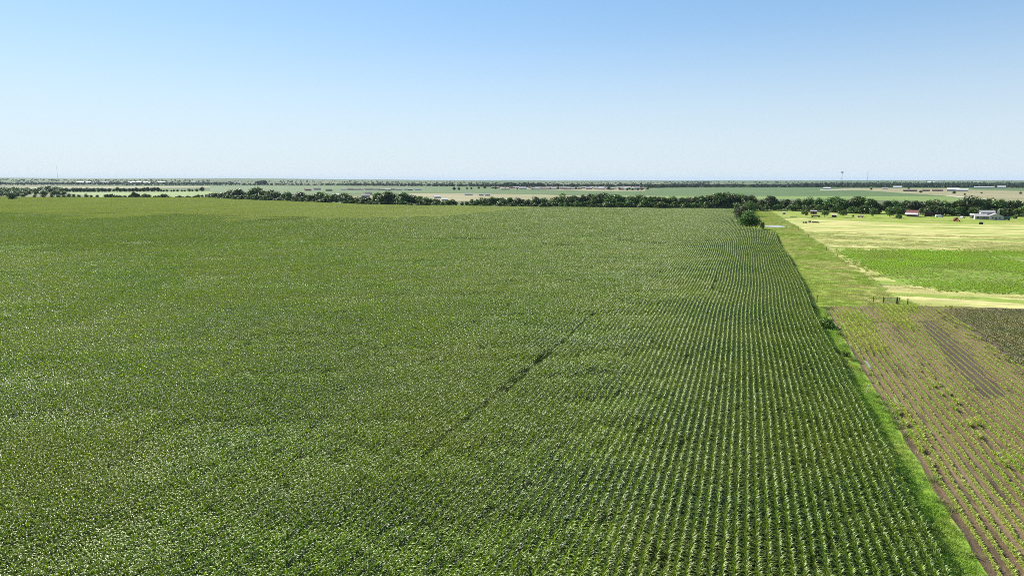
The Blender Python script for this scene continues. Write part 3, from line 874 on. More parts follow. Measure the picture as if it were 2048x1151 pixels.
def creek():
    lab = {
     'L': ('dark green tree in the creek belt left of the white barn roofs', 'creek trees left of the barns'),
     'M': ('dark green tree in the low gappy middle stretch of the creek belt', 'creek trees in the middle stretch'),
     'D': ('dark green tree in the dense creek belt directly behind the green corn', 'creek trees behind the green corn'),
     'R': ('dark green tree in the creek belt behind the pasture and farmstead', 'creek trees behind the farm'),
    }
    x = 398.0
    while x < 2120:
        by, ty = interp(BASE2, x), interp(TOP2, x)
        s = px_m(by)
        hgt = max(3.0, (by-ty)/s)
        sec = 'L' if x < 715 else 'M' if x < 1085 else 'D' if x < 1475 else 'R'
        g = lab[sec]
        # back tree
        X, Y = G(x+random.uniform(-3, 3), by-0.6-random.random()*1.2)
        hh = hgt*random.uniform(.8, 1.1)
        kind = pick(K_TALL) if random.random() < .28 else pick(K_ROUND)
        light = random.random() < .24
        if light: kind = pick(K_LIGHT)
        nm = 'creek_tree'
        if light: kind.place(nm, X, Y, hh*.92, random.uniform(0, 6.28), 1.05, g[0].replace('dark green', 'lighter olive green'), group='lighter '+g[1])
        else: kind.place(nm, X, Y, hh, random.uniform(0, 6.28), random.uniform(1.1, 1.6) if hh > 8 else 1.5, g[0], group=g[1])
        # shorter tree in front
        X, Y = G(x+random.uniform(2, 9), by+random.uniform(-.1, .35))
        if random.random() < (.8 if x < 1085 else .95):
            h2 = hgt*random.uniform(.34, .6)
            pick(K_BUSH).place('creek_shrub', X, Y, max(2.2, h2), random.uniform(0, 6.28), random.uniform(1.0, 1.4), g[0].replace('dark green tree', 'low shrub').replace('in the', 'at the foot of the'), 'shrub', 'shrubs, '+g[1])
        x += s*(random.uniform(3.9, 6.6) if x < 1085 else random.uniform(4.2, 7.2))
    # tall lone crowns that rise above the belt
creek()

def tree_px(kind, px, py, hpx, label, name='tree', cat='tree', group=None, wide=1.0):
    X, Y = G(px, py)
    return kind.place(name, X, Y, hpx/px_m(py), random.uniform(0, 6.28), wide, label, cat, group)

# clump between corn and pasture
tree_px(K_BIG[0], 1498, 458, 35, 'big dark round tree at the corner of the corn field beside the pond', wide=1.3)
tree_px(K_BIG[1], 1484, 440, 27, 'dark tree behind the big round tree at the corn corner', wide=1.15)
tree_px(K_LIGHT[0], 1472, 432, 25, 'olive tree at the left of the clump by the corn corner', wide=.75)
tree_px(K_BIG[2], 1497, 432, 28, 'dark tree at the back of the clump by the corn corner')
tree_px(K_OPEN[0], 1524, 463, 19, 'small slender tree at the right foot of the clump beside the pond', wide=.6)
tree_px(K_BUSH[0], 1521, 466, 7, 'low dark bush under the slender tree beside the pond', 'bush', 'bush')
# pasture trees
for px, py, h, w, lb in ((1610, 434.5, 16, 1.0, 'leafy tree on the farm grass left of the parked grey trailer'), (1649, 434.5, 15, 1.05, 'small round pasture tree right of the parked grey trailer'),
                  (1686, 435, 16, 1.0, 'small round pasture tree beside the little tan shed'), (1746, 435.5, 18, .85, 'upright pasture tree with a bare trunk left of the big farm tree'),
                  (1527, 423, 10, 1.0, 'pale olive small tree at the far end of the pasture')):
    tree_px(pick(K_OPEN), px, py, h, lb, 'pasture_tree', wide=w)
tree_px(K_LIGHT[1], 1780, 435, 21, 'big full tree on the farm grass left of the red roofed barn', 'pasture_tree', wide=1.15)
tree_px(K_BUSH[1], 1797, 437.5, 9, 'dark bush on the farm grass just left of the red roofed barn', 'bush', 'bush', wide=.9)
tree_px(K_OPEN[1], 1840, 429, 14, 'yellow green tree right of the red roofed barn', wide=.9)
tree_px(K_BUSH[2], 1706, 434, 4, 'tiny bush on the farm grass beside the white trailer', 'bush', 'bush')
tree_px(K_BUSH[0], 2029, 438, 8, 'dark rounded bush right of the green wagon', 'bush', 'bush', wide=1.0)
tree_px(K_LIGHT[2], 2003, 430, 20, 'olive green tree directly behind the grey roofed house', wide=1.2)
tree_px(K_LIGHT[3], 2050, 434, 24, 'large olive green tree at the right margin beyond the wagon', wide=1.3)
# bushes and tall weeds along the corn edge
for px, py, h, lb in ((1556, 508, 7, 'dark weedy bush at the corn edge, topmost of the pair along the pasture'), (1563, 517, 7, 'pale weedy bush at the corn edge, just below the topmost bush'),
                      (1574, 548, 10, 'dark bush at the corn edge, halfway down the pasture'), (1627, 617, 8, 'dark green bush at the fence corner of the tilled field'),
                      (1652, 655, 26, 'broad grey green willowy bush between corn and tilled soil'), (1667, 705, 16, 'small dark bush leaning on the corn below the willowy bush'),
                      (1690, 712, 15, 'small grey green bush at the soil edge below the willowy bush')):
    X, Y = G(px, py)
    o = bpy.data.objects.new('bush', None)
    tree_px(K_WEED[random.randrange(3)], px, py, h*.8, lb, 'bush', 'bush', wide=1.15)

# left side trees
for px, py, h, w, lb in ((26, 401, 15, 1.3, 'dark lone bushy tree at the far left edge of the corn'), (404, 383, 9, 1.2, 'lone round tree in the far pasture left of the creek belt'),
                      (268, 397, 13, 1.0, 'tallest dark tree between the left shrub rows')):
    tree_px(pick(K_ROUND), px, py, h, lb, wide=w)
for px in (48, 68, 85, 104, 118, 128, 138, 147, 158, 171, 182, 197):
    tree_px(pick(K_OPEN+K_LIGHT), px+random.uniform(-2, 2), 396.8, random.uniform(6.5, 10), 'small tree of the scattered row along the left field edge', 'field_edge_tree', group='small trees along the left field edge', wide=1.1)
for px in (216, 223, 231, 240, 248, 258, 275, 291, 299, 308, 317, 325, 331, 341, 351, 359, 366, 374, 382, 389):
    tree_px(pick(K_BUSH+K_ROUND[:1]), px+random.uniform(-2, 2), 397, random.uniform(6, 10) if px < 335 else random.uniform(3, 6), 'shrub in the broken hedge left of the creek belt', 'hedge_shrub', 'shrub', 'shrubs of the broken hedge', 1.1)
for i in range(62):
    px = random.uniform(-30, 128)
    py = random.uniform(386, 395)-max(0, (px-60)*.03)
    tree_px(pick(K_ROUND+K_TALL[:1]), px, py, random.uniform(9, 13), 'tree of the wood at the far left', 'wood_tree', group='trees of the left wood', wide=1.35)
px = 125
while px < 395:
    tree_px(pick(K_ROUND), px, 384.6-0.004*(px-125), random.uniform(6, 9.5) if px < 320 else random.uniform(4, 7), 'tree of the long row behind the light field on the left', 'row_tree', group='trees of the long left row', wide=1.15)
    px += random.uniform(5, 9)

# woods too far off to count
def far_woods(name, bands, label, seed):
    r = np.random.default_rng(seed)
    Q, FF, T = [], [], []
    n0 = 0
    base = [crown_np(700+i, 9, 9, .2, 9, 120, .95)[:3] for i in range(6)]
    for (x0, y0, x1, y1, dens, hm, dep) in bands:
        n = int(abs(x1-x0)*dens)
        for i in range(n):
            t = r.random()
            px = x0+(x1-x0)*t; py = y0+(y1-y0)*t - r.random()*dep
            X, Y = Gh(px, py)
            z = float(hill(X, Y))
            q, f, tn = base[r.integers(0, 6)]
            k = hm/9*r.uniform(.6, 1.15)
            a = r.uniform(0, 6.28); c, s = math.cos(a), math.sin(a)
            w = r.uniform(1.0, 1.5)
            v = np.stack([(q[:, 0]*c-q[:, 1]*s)*k*w+X, (q[:, 0]*s+q[:, 1]*c)*k*w+Y, q[:, 2]*k+z-.3], 1)
            Q.append(v); FF.append(f+n0); T.append(tn); n0 += len(v)
    me = mesh_np(name, np.concatenate(Q), np.concatenate(FF), M['far_tree'], np.concatenate(T))
    return tag(link(bpy.data.objects.new(name, me)), label, 'wood', kind='stuff')
far_woods('far_woods', [
    (-60, 370, 250, 370, .9, 13, 1.0), (250, 371, 420, 370.5, .5, 11, .8), (400, 370.3, 700, 370.8, .6, 11, .6), (515, 370, 530, 370, 1.2, 24, .3),
    (690, 371.5, 1000, 373.5, 1.0, 13, .8), (960, 373.6, 1300, 374.3, .9, 13, 1.2), (1000, 374, 1080, 374, .7, 18, .6),
    (1290, 376.5, 1420, 373.5, 1.2, 13, 1.4), (1320, 374.5, 1650, 374.5, 1.3, 13, 1.0), (1600, 374.5, 2100, 376, 1.7, 14, 2.2), (1700, 371.5, 2100, 372.5, 1.3, 13, 1.5),
], 'dark bluish far-off woods in bands beyond the settlement', 31)
far_woods('horizon_woods', [
    (-60, 368.6, 480, 368.8, 1.1, 12, .7), (150, 366.2, 1000, 367.0, .18, 11, 1.6), (-60, 364.5, 800, 366, .22, 11, 4.0), (-60, 360.5, 420, 362.5, .3, 11, 1.5),
    (700, 367, 1400, 368, .18, 11, 1.5), (1330, 366.5, 2100, 367.5, .22, 12, 1.8), (1370, 365.6, 1420, 365.6, .5, 15, .3), (1600, 369.2, 2100, 369.8, .7, 12, .8), (1200, 364.2, 2100, 364.2, .12, 12, 1.2),
], 'hazy blue green tree cover on the horizon', 32)

# ------------------------------------------------------------------ mesh builder for made things
class MB:
    def __init__(s): s.v = []; s.f = []; s.mi = []; s.cur = 0
    def add(s, vs, fs):
        b = len(s.v); s.v += [tuple(p) for p in vs]
        for f in fs: s.f.append(tuple(b+i for i in f)); s.mi.append(s.cur)
        return s
    def box(s, x0, x1, y0, y1, z0, z1):
        return s.add([(x0, y0, z0), (x1, y0, z0), (x1, y1, z0), (x0, y1, z0), (x0, y0, z1), (x1, y0, z1), (x1, y1, z1), (x0, y1, z1)],
                     [(0, 3, 2, 1), (4, 5, 6, 7), (0, 1, 5, 4), (1, 2, 6, 5), (2, 3, 7, 6), (3, 0, 4, 7)])
    def prism(s, prof, a, b, axis='y'):
        """profile (u, z) swept along an axis"""
        n = len(prof)
        P = lambda u, z, t: (u, t, z) if axis == 'y' else (t, u, z)
        vs = [P(u, z, a) for u, z in prof]+[P(u, z, b) for u, z in prof]
        fs = [tuple(range(n-1, -1, -1)), tuple(range(n, 2*n))]+[(i, (i+1) % n, n+(i+1) % n, n+i) for i in range(n)]
        return s.add(vs, fs)
    def tube(s, p, q, r0, r1=None, n=8):
        p, q = Vector(p), Vector(q); r1 = r0 if r1 is None else r1
        d = (q-p).normalized(); u = d.orthogonal().normalized(); w = d.cross(u)
        ring = [u*math.cos(6.28319*i/n)+w*math.sin(6.28319*i/n) for i in range(n)]
        vs = [p+c*r0 for c in ring]+[q+c*r1 for c in ring]
        return s.add(vs, [tuple(range(n-1, -1, -1)), tuple(range(n, 2*n))]+[(i, (i+1) % n, n+(i+1) % n, n+i) for i in range(n)])
    def roof(s, x0, x1, y0, y1, z, rise, th=.15, axis='x', over=.4):
        """gabled roof slab, ridge along the axis"""
        if axis == 'x':
            c = (y0+y1)/2; e = (y1-y0)/2+over; k = rise/((y1-y0)/2)
            prof = [(c-e, z-over*k), (c, z+rise), (c+e, z-over*k), (c+e, z-over*k+th), (c, z+rise+th), (c-e, z-over*k+th)]
            return s.prism(prof, x0-over, x1+over, 'x')
        c = (x0+x1)/2; e = (x1-x0)/2+over; k = rise/((x1-x0)/2)
        prof = [(c-e, z-over*k), (c, z+rise), (c+e, z-over*k), (c+e, z-over*k+th), (c, z+rise+th), (c-e, z-over*k+th)]
        return s.prism(prof, y0-over, y1+over, 'y')
    def gable(s, x0, x1, y0, y1, z, rise, axis='x'):
        """walls with gable ends"""
        if axis == 'x': return s.prism([(y0, 0), (y1, 0), (y1, z), ((y0+y1)/2, z+rise), (y0, z)], x0, x1, 'x')
        return s.prism([(x0, 0), (x1, 0), (x1, z), ((x0+x1)/2, z+rise), (x0, z)], y0, y1, 'y')
    def build(s, name, mat, parent=None, label=None):
        me = bpy.data.meshes.new(name); me.from_pydata(s.v, [], s.f)
        mats = mat if isinstance(mat, list) else [mat]
        for m in mats: me.materials.append(m)
        me.polygons.foreach_set('material_index', s.mi)
        bm = bmesh.new(); bm.from_mesh(me); bmesh.ops.recalc_face_normals(bm, faces=bm.faces); bm.to_mesh(me); bm.free()
        o = link(bpy.data.objects.new(name, me), parent)
        if label: o['label'] = label
        return o

def facing(px):     # rotation that turns a thing's -Y side to the camera
    return YAW-math.atan((px-1024)/FPX)
def thing_px(name, px, py, label, cat, group=None, dr=0.0):
    X, Y = G(px, py)
    z = float(hill(X, Y))
    return empty(name, (X, Y, z), facing(px)+dr, label=label, cat=cat, group=group)
def window(parent, x, z, y, w=1.1, h=1.2):
    f = MB().box(x-w/2-.08, x+w/2+.08, y-.05, y+.02, z-h/2-.08, z+h/2+.08).build('window', M['white'], parent)
    MB().box(x-w/2, x+w/2, y-.07, y-.045, z-h/2, z+h/2).build('pane', M['glass'], f)
    return f

# ---- farmhouse
def farmhouse():
    t = thing_px('farmhouse', 1977, 439, 'white house with stepped grey gabled roofs and a chimney by the trees', 'house', dr=R(10))
    b = MB()
    b.gable(-.5, 8.2, -4.2, 4, 2.7, 1.9, 'y')           # right gable facing the viewer
    b.gable(-8.5, -.52, -1.2, 4, 2.6, 1.2, 'x')         # left wing
    b.build('wall', M['white'], t)
    MB().gable(-4.5, 4.2, 4.02, 9, 5.0, 1.3, 'x').build('upper_storey', M['white'], t)
    MB().roof(-.5, 8.2, -4.2, 4, 2.72, 1.9, axis='y').build('roof', M['roof_grey'], t)
    MB().prism([(-3.2, 2.25), (1.4, 3.95), (1.4, 4.12), (-3.2, 2.42)], -9, -.95, 'x').build('porch_roof', M['roof_grey'], t)
    MB().roof(-4.5, 4.2, 4.02, 9, 5.02, 1.3, axis='x').build('roof', M['roof_grey'], t)
    MB().box(6.0, 7.0, 4.3, 5.3, 0, 7.2).build('chimney', M['white'], t)
    p = MB()
    for x in (-8.6, -6.2, -3.8, -1.4): p = MB().tube((x, -3.0, 0), (x, -3.0, 2.3), .1).build('porch_post', M['white'], t)
    for x in (1.6, 5.8): window(t, x, 1.5, -4.2)
    d = MB().box(3.2, 4.2, -4.26, -4.18, 0, 2.1).build('door', M['roof_brown'], t)
    for x in (-6.8, -3.2): window(t, x, 1.4, -1.2)
    for x in (-2.6, 2.0): window(t, x, 4.2, 4.02, .9, .8)
farmhouse()

def barn_red():
    t = thing_px('barn', 1823, 433, 'long barn with red and white metal roof among the creek trees', 'barn', dr=R(-6))
    MB().gable(-4.0, 4.2, 0, 8, 2.9, 1.9, 'x').build('wall', M['white'], t)
    MB().roof(-4.0, 4.2, 0, 8, 2.92, 1.9, axis='x').build('roof', M['roof_red'], t)
    MB().prism([(-3.4, 1.7), (-.45, 2.75), (-.45, 2.87), (-3.4, 1.82)], -4.4, 4.4, 'x').build('lean_to_roof', M['roof_white'], t)
    for x in (-4.1, -1.3, 1.5, 4.1): MB().tube((x, -3, 0), (x, -3, 1.95), .09).build('post', M['post'], t)
    MB().box(-3.2, 3.4, -.06, -.01, 0.1, 1.9).build('door', M['rust'], t)
barn_red()

def open_shed(px, py, w, d, h, label, roof, dr=0):
    t = thing_px('open_shed', px, py, label, 'shed', dr=dr)
    MB().box(-w/2, w/2, d-.15, d, 0, h).box(-w/2, -w/2+.15, 0, d-.15, 0, h).box(w/2-.15, w/2, 0, d-.15, 0, h).build('wall', M['rust'], t)
    MB().prism([(-.6, h+.35), (d+.3, h+.02), (d+.3, h+.14), (-.6, h+.47)], -w/2-.4, w/2+.4, 'x').build('roof', roof, t)
    for x in (-w/4, w/4): MB().tube((x, -.1, 0), (x, -.1, h+.35), .09).build('post', M['post'], t)
    return t
open_shed(1856, 433, 5.0, 5, 3.0, 'open shed with a white roof right of the red roofed barn', M['roof_white'])
open_shed(1870, 432, 7.0, 6, 2.6, 'dark open shed half hidden under trees behind the white van', M['roof_grey'])
def small_shed(name, px, py, w, d, h, wall, roof, label, dr=0.0, cat='shed'):
    t = thing_px(name, px, py, label, cat, dr=dr)
    MB().gable(-w/2, w/2, 0, d, h, h*.3, 'x').build('wall', wall, t)
    MB().roof(-w/2, w/2, 0, d, h+.02, h*.3, th=.1, over=.25).build('roof', roof, t)
    MB().box(-.5, .5, -.06, -.01, 0, min(2, h*.9)).build('door', M['dark'], t)
    return t
small_shed('garden_shed', 1946, 436, 4.2, 4, 2.4, M['cream'], M['roof_white'], 'small pale shed just left of the grey roofed house')
small_shed('grey_shed', 1627, 428, 5.0, 4, 2.4, M['rust'], M['roof_grey'], 'grey shed behind the parked trailer in the pasture')
small_shed('tan_shed', 1668, 434, 3.4, 3, 1.7, M['dark'], M['cream'], 'low dark shed with tan roof between two small pasture trees')
small_shed('cow_shelter', 1568, 428, 2.6, 2, 1.3, M['cream'], M['roof_white'], 'tiny pale shelter on the far end of the pasture')

def wheel(parent, x, y, r, w, mat=None):
    o = MB().tube((x-w/2, y, r), (x+w/2, y, r), r, n=16).build('wheel', M['rubber'], parent)
    MB().tube((x-w/2-.02, y, r), (x+w/2+.02, y, r), r*.5, n=10).build('rim', mat or M['steel'], o)
    return o
def car(px, py, label, mat, dr, van=False):
    t = thing_px('van' if van else 'car', px, py, label, 'van' if van else 'car', dr=dr)
    L, Wd = (5.2, 1.95) if van else (4.5, 1.8)
    if van: prof = [(-L/2, .35), (L/2, .35), (L/2, .95), (L/2-.9, 1.15), (L/2-1.7, 2.05), (-L/2, 2.1)]
    else: prof = [(-L/2, .3), (L/2, .3), (L/2, .75), (L/2-1.2, .9), (L/2-2.0, 1.42), (-L/2+.9, 1.45), (-L/2+.1, .95)]
    MB().prism(prof, -Wd/2, Wd/2, 'y').build('body', mat, t)
    z = 1.35 if van else 1.0
    zz = 1.85 if van else 1.32
    for sgn in (-1, 1):
        MB().prism([(L/2-1.25 if van else L/2-1.5, z), (L/2-1.75 if van else L/2-2.05, zz), (-L/2+.9, zz), (-L/2+.6, z)], sgn*(Wd/2+.004)-.004, sgn*(Wd/2+.004)+.004, 'y').build('side_window', M['glass'], t)
        for x in (-L/2+.9, L/2-.9):
            w = MB().tube((x, sgn*(Wd/2-.12), .33), (x, sgn*(Wd/2+.06), .33), .33, n=14).build('wheel', M['rubber'], t)
            MB().tube((x, sgn*(Wd/2), .33), (x, sgn*(Wd/2+.08), .33), .18, n=10).build('rim', M['steel'], w)
    return t
car(1879, 434.5, 'white van parked under the trees right of the open sheds', M['carwhite'], R(12), True)
car(1925, 436, 'small white car parked between the orange tractor and the house', M['carwhite'], R(70))
def tractor():
    t = thing_px('tractor', 1913, 443, 'orange tractor with a pale cab parked in front of the farmyard', 'tractor', dr=R(-50))
    MB().prism([(-1.6, .75), (1.9, .75), (1.9, 1.55), (1.6, 1.7), (.2, 1.75), (-1.6, 1.3)], -.42, .42, 'y').build('hood', M['orange'], t)
    c = MB().box(-1.35, .15, -.72, .72, 1.4, 2.75).build('cab', M['glass'], t)
    MB().box(-1.5, .3, -.85, .85, 2.75, 2.95).build('cab_roof', M['roof_white'], t)
    for x in (-1.36, .12):
        for y in (-.74, .66): MB().box(x, x+.08, y, y+.08, 1.38, 2.75).build('cab_pillar', M['orange'], t)
    MB().tube((1.0, .2, 1.7), (1.0, .2, 2.6), .06).build('exhaust', M['steel'], t)
    for s in (-1, 1):
        MB().prism([(-2.0, 1.3), (-1.9, 1.75), (-.9, 1.95), (-.1, 1.6), (-.2, 1.45), (-.9, 1.75), (-1.8, 1.6)], s*.95-.28, s*.95+.28, 'y').build('fender', M['orange'], t)
        for x, r, w in ((-1.1, .85, .5), (1.5, .5, .32)):
            o = MB().tube((x, s*.95-w/2, r), (x, s*.95+w/2, r), r, n=20).build('wheel', M['rubber'], t)
            MB().tube((x, s*.95-w/2-.02, r), (x, s*.95+w/2+.02, r), r*.55, n=12).build('rim', M['orange'], o)
tractor()
def implement():
    t = thing_px('harrow', 1903, 442, 'low rusty harrow lying left of the orange tractor', 'farm implement', dr=R(15))
    b = MB()
    for y in (-.9, 0, .9): b.box(-1.6, 1.6, y-.06, y+.06, .45, .57)
    for x in (-1.5, 0, 1.5): b.box(x-.06, x+.06, -1.2, 1.2, .58, .68)
    b.build('frame', M['rust'], t)
    for i in range(9):
        x = -1.5+i*.37
        MB().tube((x, -.9+.9*(i % 3), .45), (x+.05, -.9+.9*(i % 3)-.12, 0), .035).build('tine', M['rust'], t)
implement()
def wagon(px, py, label, L, h, body, dr, name='wagon'):
    t = thing_px(name, px, py, label, name, dr=dr)
    MB().prism([(-L/2+.3, .75), (L/2-.3, .75), (L/2, .75+h), (-L/2, .75+h)], -1.1, 1.1, 'y').build('box', body, t)
    MB().box(-L/2, L/2, -.5, .5, .6, .74).box(L/2, L/2+1.3, -.06, .06, .6, .7).build('chassis', M['rust'], t)
    for x in (-L/2+.9, L/2-.9):
        for s in (-1, 1):
            o = MB().tube((x, s*1.0-.12, .42), (x, s*1.0+.12, .42), .42, n=14).build('wheel', M['rubber'], t)
            MB().tube((x, s*1.0-.14, .42), (x, s*1.0+.14, .42), .2, n=10).build('rim', M['steel'], o)
wagon(2010, 440, 'dark green grain wagon parked right of the house', 6.2, 1.7, M['green_paint'], R(6))
wagon(1631, 434.5, 'low grey trailer loaded dark beside the left pasture tree', 6.5, .8, M['rust'], R(4), 'trailer')
wagon(1721, 435, 'pale stock trailer standing on the farm grass between two pasture trees', 4.2, 1.0, M['cream'], R(-8), 'trailer')
def bale(px, py, label, d=1.5, w=1.4, mat=None, dr=.3, group=None):
    t = thing_px('hay_bale', px, py, label, 'hay bale', group, dr)
    r = d/2; n = 20; b = MB()
    prof = [(-w/2, r*.9), (-w/2+.08, r), (w/2-.08, r), (w/2, r*.9)]
    vs = []; 
    for u, rr in prof:
        for i in range(n):
            a = 6.28319*i/n
            vs.append((u, rr*math.cos(a), max(.0, r*.96+rr*math.sin(a))))
    fs = [tuple(range(n)), tuple(range(4*n-1, 3*n-1, -1))]
    for j in range(3):
        for i in range(n): fs.append((j*n+i, j*n+(i+1) % n, (j+1)*n+(i+1) % n, (j+1)*n+i))
    b.add(vs, fs).build('bale_body', mat or M['bale'], t)
    c = MB()
    for u in (-w/4, 0, w/4):
        for i in range(n):
            a, a2 = 6.28319*i/n, 6.28319*(i+1)/n
            c.tube((u, (r+.01)*math.cos(a), max(.02, r*.96+(r+.01)*math.sin(a))), (u, (r+.01)*math.cos(a2), max(.02, r*.96+(r+.01)*math.sin(a2))+1e-4), .015, n=4)
    c.build('twine', M['stake'], t)
bale(1962, 448.5, 'black wrapped round bale alone on the grass below the house', 1.6, 2.1, M['black'], .1)
for px, py, d in ((1607, 446, 1.0), (1612, 446, 1.1), (1619, 445, 1.4)):
    bale(px, py, 'small weathered brown bale in the huddle on the hay field edge', d, d, group='weathered bales on the hay field')
def brush():
    t = thing_px('log_pile', 1631, 445.5, 'low brown heap of logs right of the weathered bales', 'log pile')
    r = random.Random(3)
    for i in range(9):
        z = .16+.28*(i//4); y = (i % 4)*.3
        MB().tube((-2+r.uniform(-.4, .4), y, z), (2+r.uniform(-.4, .4), y+r.uniform(-.1, .1), z), .14, n=8).build('log', M['bark'], t)
brush()
def logline():
    t = thing_px('feed_trough', 1587, 435, 'long dark low feed trough at the top edge of the hay field', 'trough')
    MB().prism([(-.35, .25), (-.45, .6), (-.38, .6), (-.3, .3), (.3, .3), (.38, .6), (.45, .6), (.35, .25)], -2.4, 2.4, 'x').build('basin', M['rust'], t)
    for x in (-2.1, 2.1): MB().box(x-.06, x+.06, -.35, .35, 0, .25).build('foot', M['rust'], t)
logline()
# pond with its bank
def pond():
    c = np.array(G(1548, 452.5)); a = R(18)
    pts = []
    n = 28
    for i in range(n):
        t = 6.28319*i/n
        u, v = 6.2*math.copysign(abs(math.cos(t))**.7, math.cos(t)), 7.5*math.copysign(abs(math.sin(t))**.8, math.sin(t))
        rr = 1+.06*math.sin(3*t+1)
        pts.append((c[0]+rr*(u*math.cos(a)-v*math.sin(a)), c[1]+rr*(u*math.sin(a)+v*math.cos(a))))
    sheet('pond_water', pts, 0.06, M['water'], 'small pale pond reflecting the sky beside the tree clump', 'pond', world=True)
    V, F = [], []
    for k, (s, z) in enumerate(((.99, .0), (1.02, .07), (1.08, .08), (1.2, .0))):
        for p in pts: V.append((c[0]+(p[0]-c[0])*s, c[1]+(p[1]-c[1])*s, z+.01))
    for k in range(3):
        for i in range(n): F.append((k*n+i, k*n+(i+1) % n, (k+1)*n+(i+1) % n, (k+1)*n+i))
    me = mesh_np('pond_bank', V, F, M['dam'], smooth_=True)
    tag(link(bpy.data.objects.new('pond_bank', me)), 'low grassy bank ringing the small pond', 'bank', kind='structure')
pond()

# fence posts, gate, stake
def post(px, py, h, label, lean=(0, 0), r=.075, mat=None, group=None, name='fence_post'):
    X, Y = G(px, py)
    b = MB()
    b.tube((0, 0, -.1), (lean[0], lean[1], h), r, r*.9, 8)
    b.tube((lean[0], lean[1], h), (lean[0], lean[1], h+.05), r*.9, r*.4, 8)
    o = b.build(name, mat or M['post'])
    o.location = (X, Y, 0)
    return tag(o, label, 'post', group)
post(1614.5, 600, 1.6, 'dark fence post nearest the corn at the corner of the tilled field', r=.08)
post(1634, 604, 1.6, 'dark fence post second from the corn, at the foot of the brace', r=.08)
def brace():
    a, b = G(1614.5, 600), G(1634, 604)
    o = MB().tube((a[0]+.12, a[1], 1.1), (b[0]-.1, b[1], .25), .05).tube((a[0]-2.2, a[1], 1.05), (a[0]-.11, a[1], 1.05), .045).build('fence_brace', M['post'])
    tag(o, 'slanting dark brace rail between the two posts nearest the corn', 'rail')
brace()
post(1746, 606.5, 1.55, 'dark fence post left of the gate', r=.08)
post(1766, 607, 1.6, 'thick dark gate post on the left side of the gate', r=.11)
post(1794, 607.5, 1.5, 'taller dark gate post on the right side of the gate', r=.15)
post(1797.5, 608, 1.45, 'second dark post doubled close behind the right gate post', r=.10)
post(1815, 608.5, 1.4, 'slim dark post alone right of the gate', r=.12)
def gate():
    a, b = Vector((*G(1766, 607), 0)), Vector((*G(1794, 607.5), 0))
    L = (b-a).length-.4
    t = empty('farm_gate', (*(a+(b-a).normalized()*.2)[:2], 0), math.atan2((b-a).y, (b-a).x), label='grey tubular farm gate hung between two dark posts', cat='gate')
    f = MB()
    f.tube((0, 0, .15), (0, 0, 1.4), .05).tube((L, 0, .15), (L, 0, 1.4), .05)
    f.build('frame', M['steel'], t)
    for i in range(5): MB().tube((0.05, 0, .2+.29*i), (L-.05, 0, .2+.29*i), .035).build('rail', M['steel'], t)
    MB().box(L/2-.02, L/2+.02, -.03, -.026, .2, 1.2).build('stay', M['steel'], t)
gate()
for i, (px, py, lb) in enumerate(((1597, 458, 'thick leaning post at the hay field edge nearest the pond'), (1617, 474, 'slim post at the hay field edge, second from the pond'),
                  (1653, 500, 'slim post at the hay field edge near the green crop corner'), (1674, 516, 'dark post at the hay field edge beside the pale cut corner'))):
    post(px, py, 1.5, lb, r=.11, lean=(.1 if i == 0 else 0, 0))
post(1733, 786, 1.25, 'pale leaning stake in the grass beside the tilled soil', lean=(.22, .1), r=.05, mat=M['stake'], name='wooden_stake')

# puddles between the seedling rows
for i, (px, py, l, w, lb) in enumerate(((1672, 634, 7, .55, 'puddle nearest the fence between the seedling rows'), (1686, 649, 6, .5, 'puddle just below the one nearest the fence'),
        (1714, 695, 6, .5, 'narrow puddle in the middle of the soil field'), (1735, 728, 5, .55, 'puddle beside the grass above the pale stake'), (1792, 800, 3, .5, 'puddle lowest of the row, right of the pale stake'))):
    X, Y = G(px, py)
    r = random.Random(i)
    pts = [(X+w/2*math.cos(6.283*k/14)*r.uniform(.7, 1.1), Y+l/2*math.sin(6.283*k/14)*r.uniform(.85, 1.05)) for k in range(14)]
    sheet('puddle', pts, 0.030, M['puddle'], lb, 'puddle', world=True)

# ------------------------------------------------------------------ distant buildings
HOUSE_MESH = {}
def far_house(px, py, w, d, h, wall, roof, label, group, cat='house', name='far_house', dr=None, parts=True):
    X, Y = Gh(px, py)
    z = float(hill(X, Y))
    rz = facing(px)+(random.uniform(-.5, .5) if dr is None else dr)
    e = empty(name, (X, Y, z), rz, label=label, cat=cat, group=group)
    key = (round(w), round(d), round(h, 1), wall, roof)
    if key not in HOUSE_MESH:
        a = MB().gable(-w/2, w/2, -d/2, d/2, h, d*.2, 'x').build('wall', M[wall], e)
        b = MB().roof(-w/2, w/2, -d/2, d/2, h+.03, d*.2, th=.2).build('roof', M[roof], e)
        HOUSE_MESH[key] = (a, b)
    else:
        for q in HOUSE_MESH[key]:
            c = q.copy(); link(c, e)
    return e
# brown barns in the pasture
far_house(616, 381.5, 16, 12, 4, 'brick', 'roof_red', 'reddish barn at the left of the distant barn trio', None, 'barn', 'far_barn', .2)
far_house(634, 380, 20, 12, 4, 'cream', 'roof_brown', 'brown roofed barn in the middle of the distant barn trio', None, 'barn', 'far_barn', .1)
far_house(658, 382, 17, 9, 3.5, 'roof_brown', 'roof_brown', 'darkest long barn at the right of the distant barn trio', None, 'barn', 'far_barn', .05)
for i in range(14):
    far_house(690+i*11+random.uniform(-3, 3), 380.3+random.uniform(-.6, .4), random.choice((14, 18)), 10, 3, random.choice(('cream', 'brick', 'white')), random.choice(('roof_brown', 'roof_grey')),
              'low house in the thin row left of the settlement', 'houses in the thin distant row')
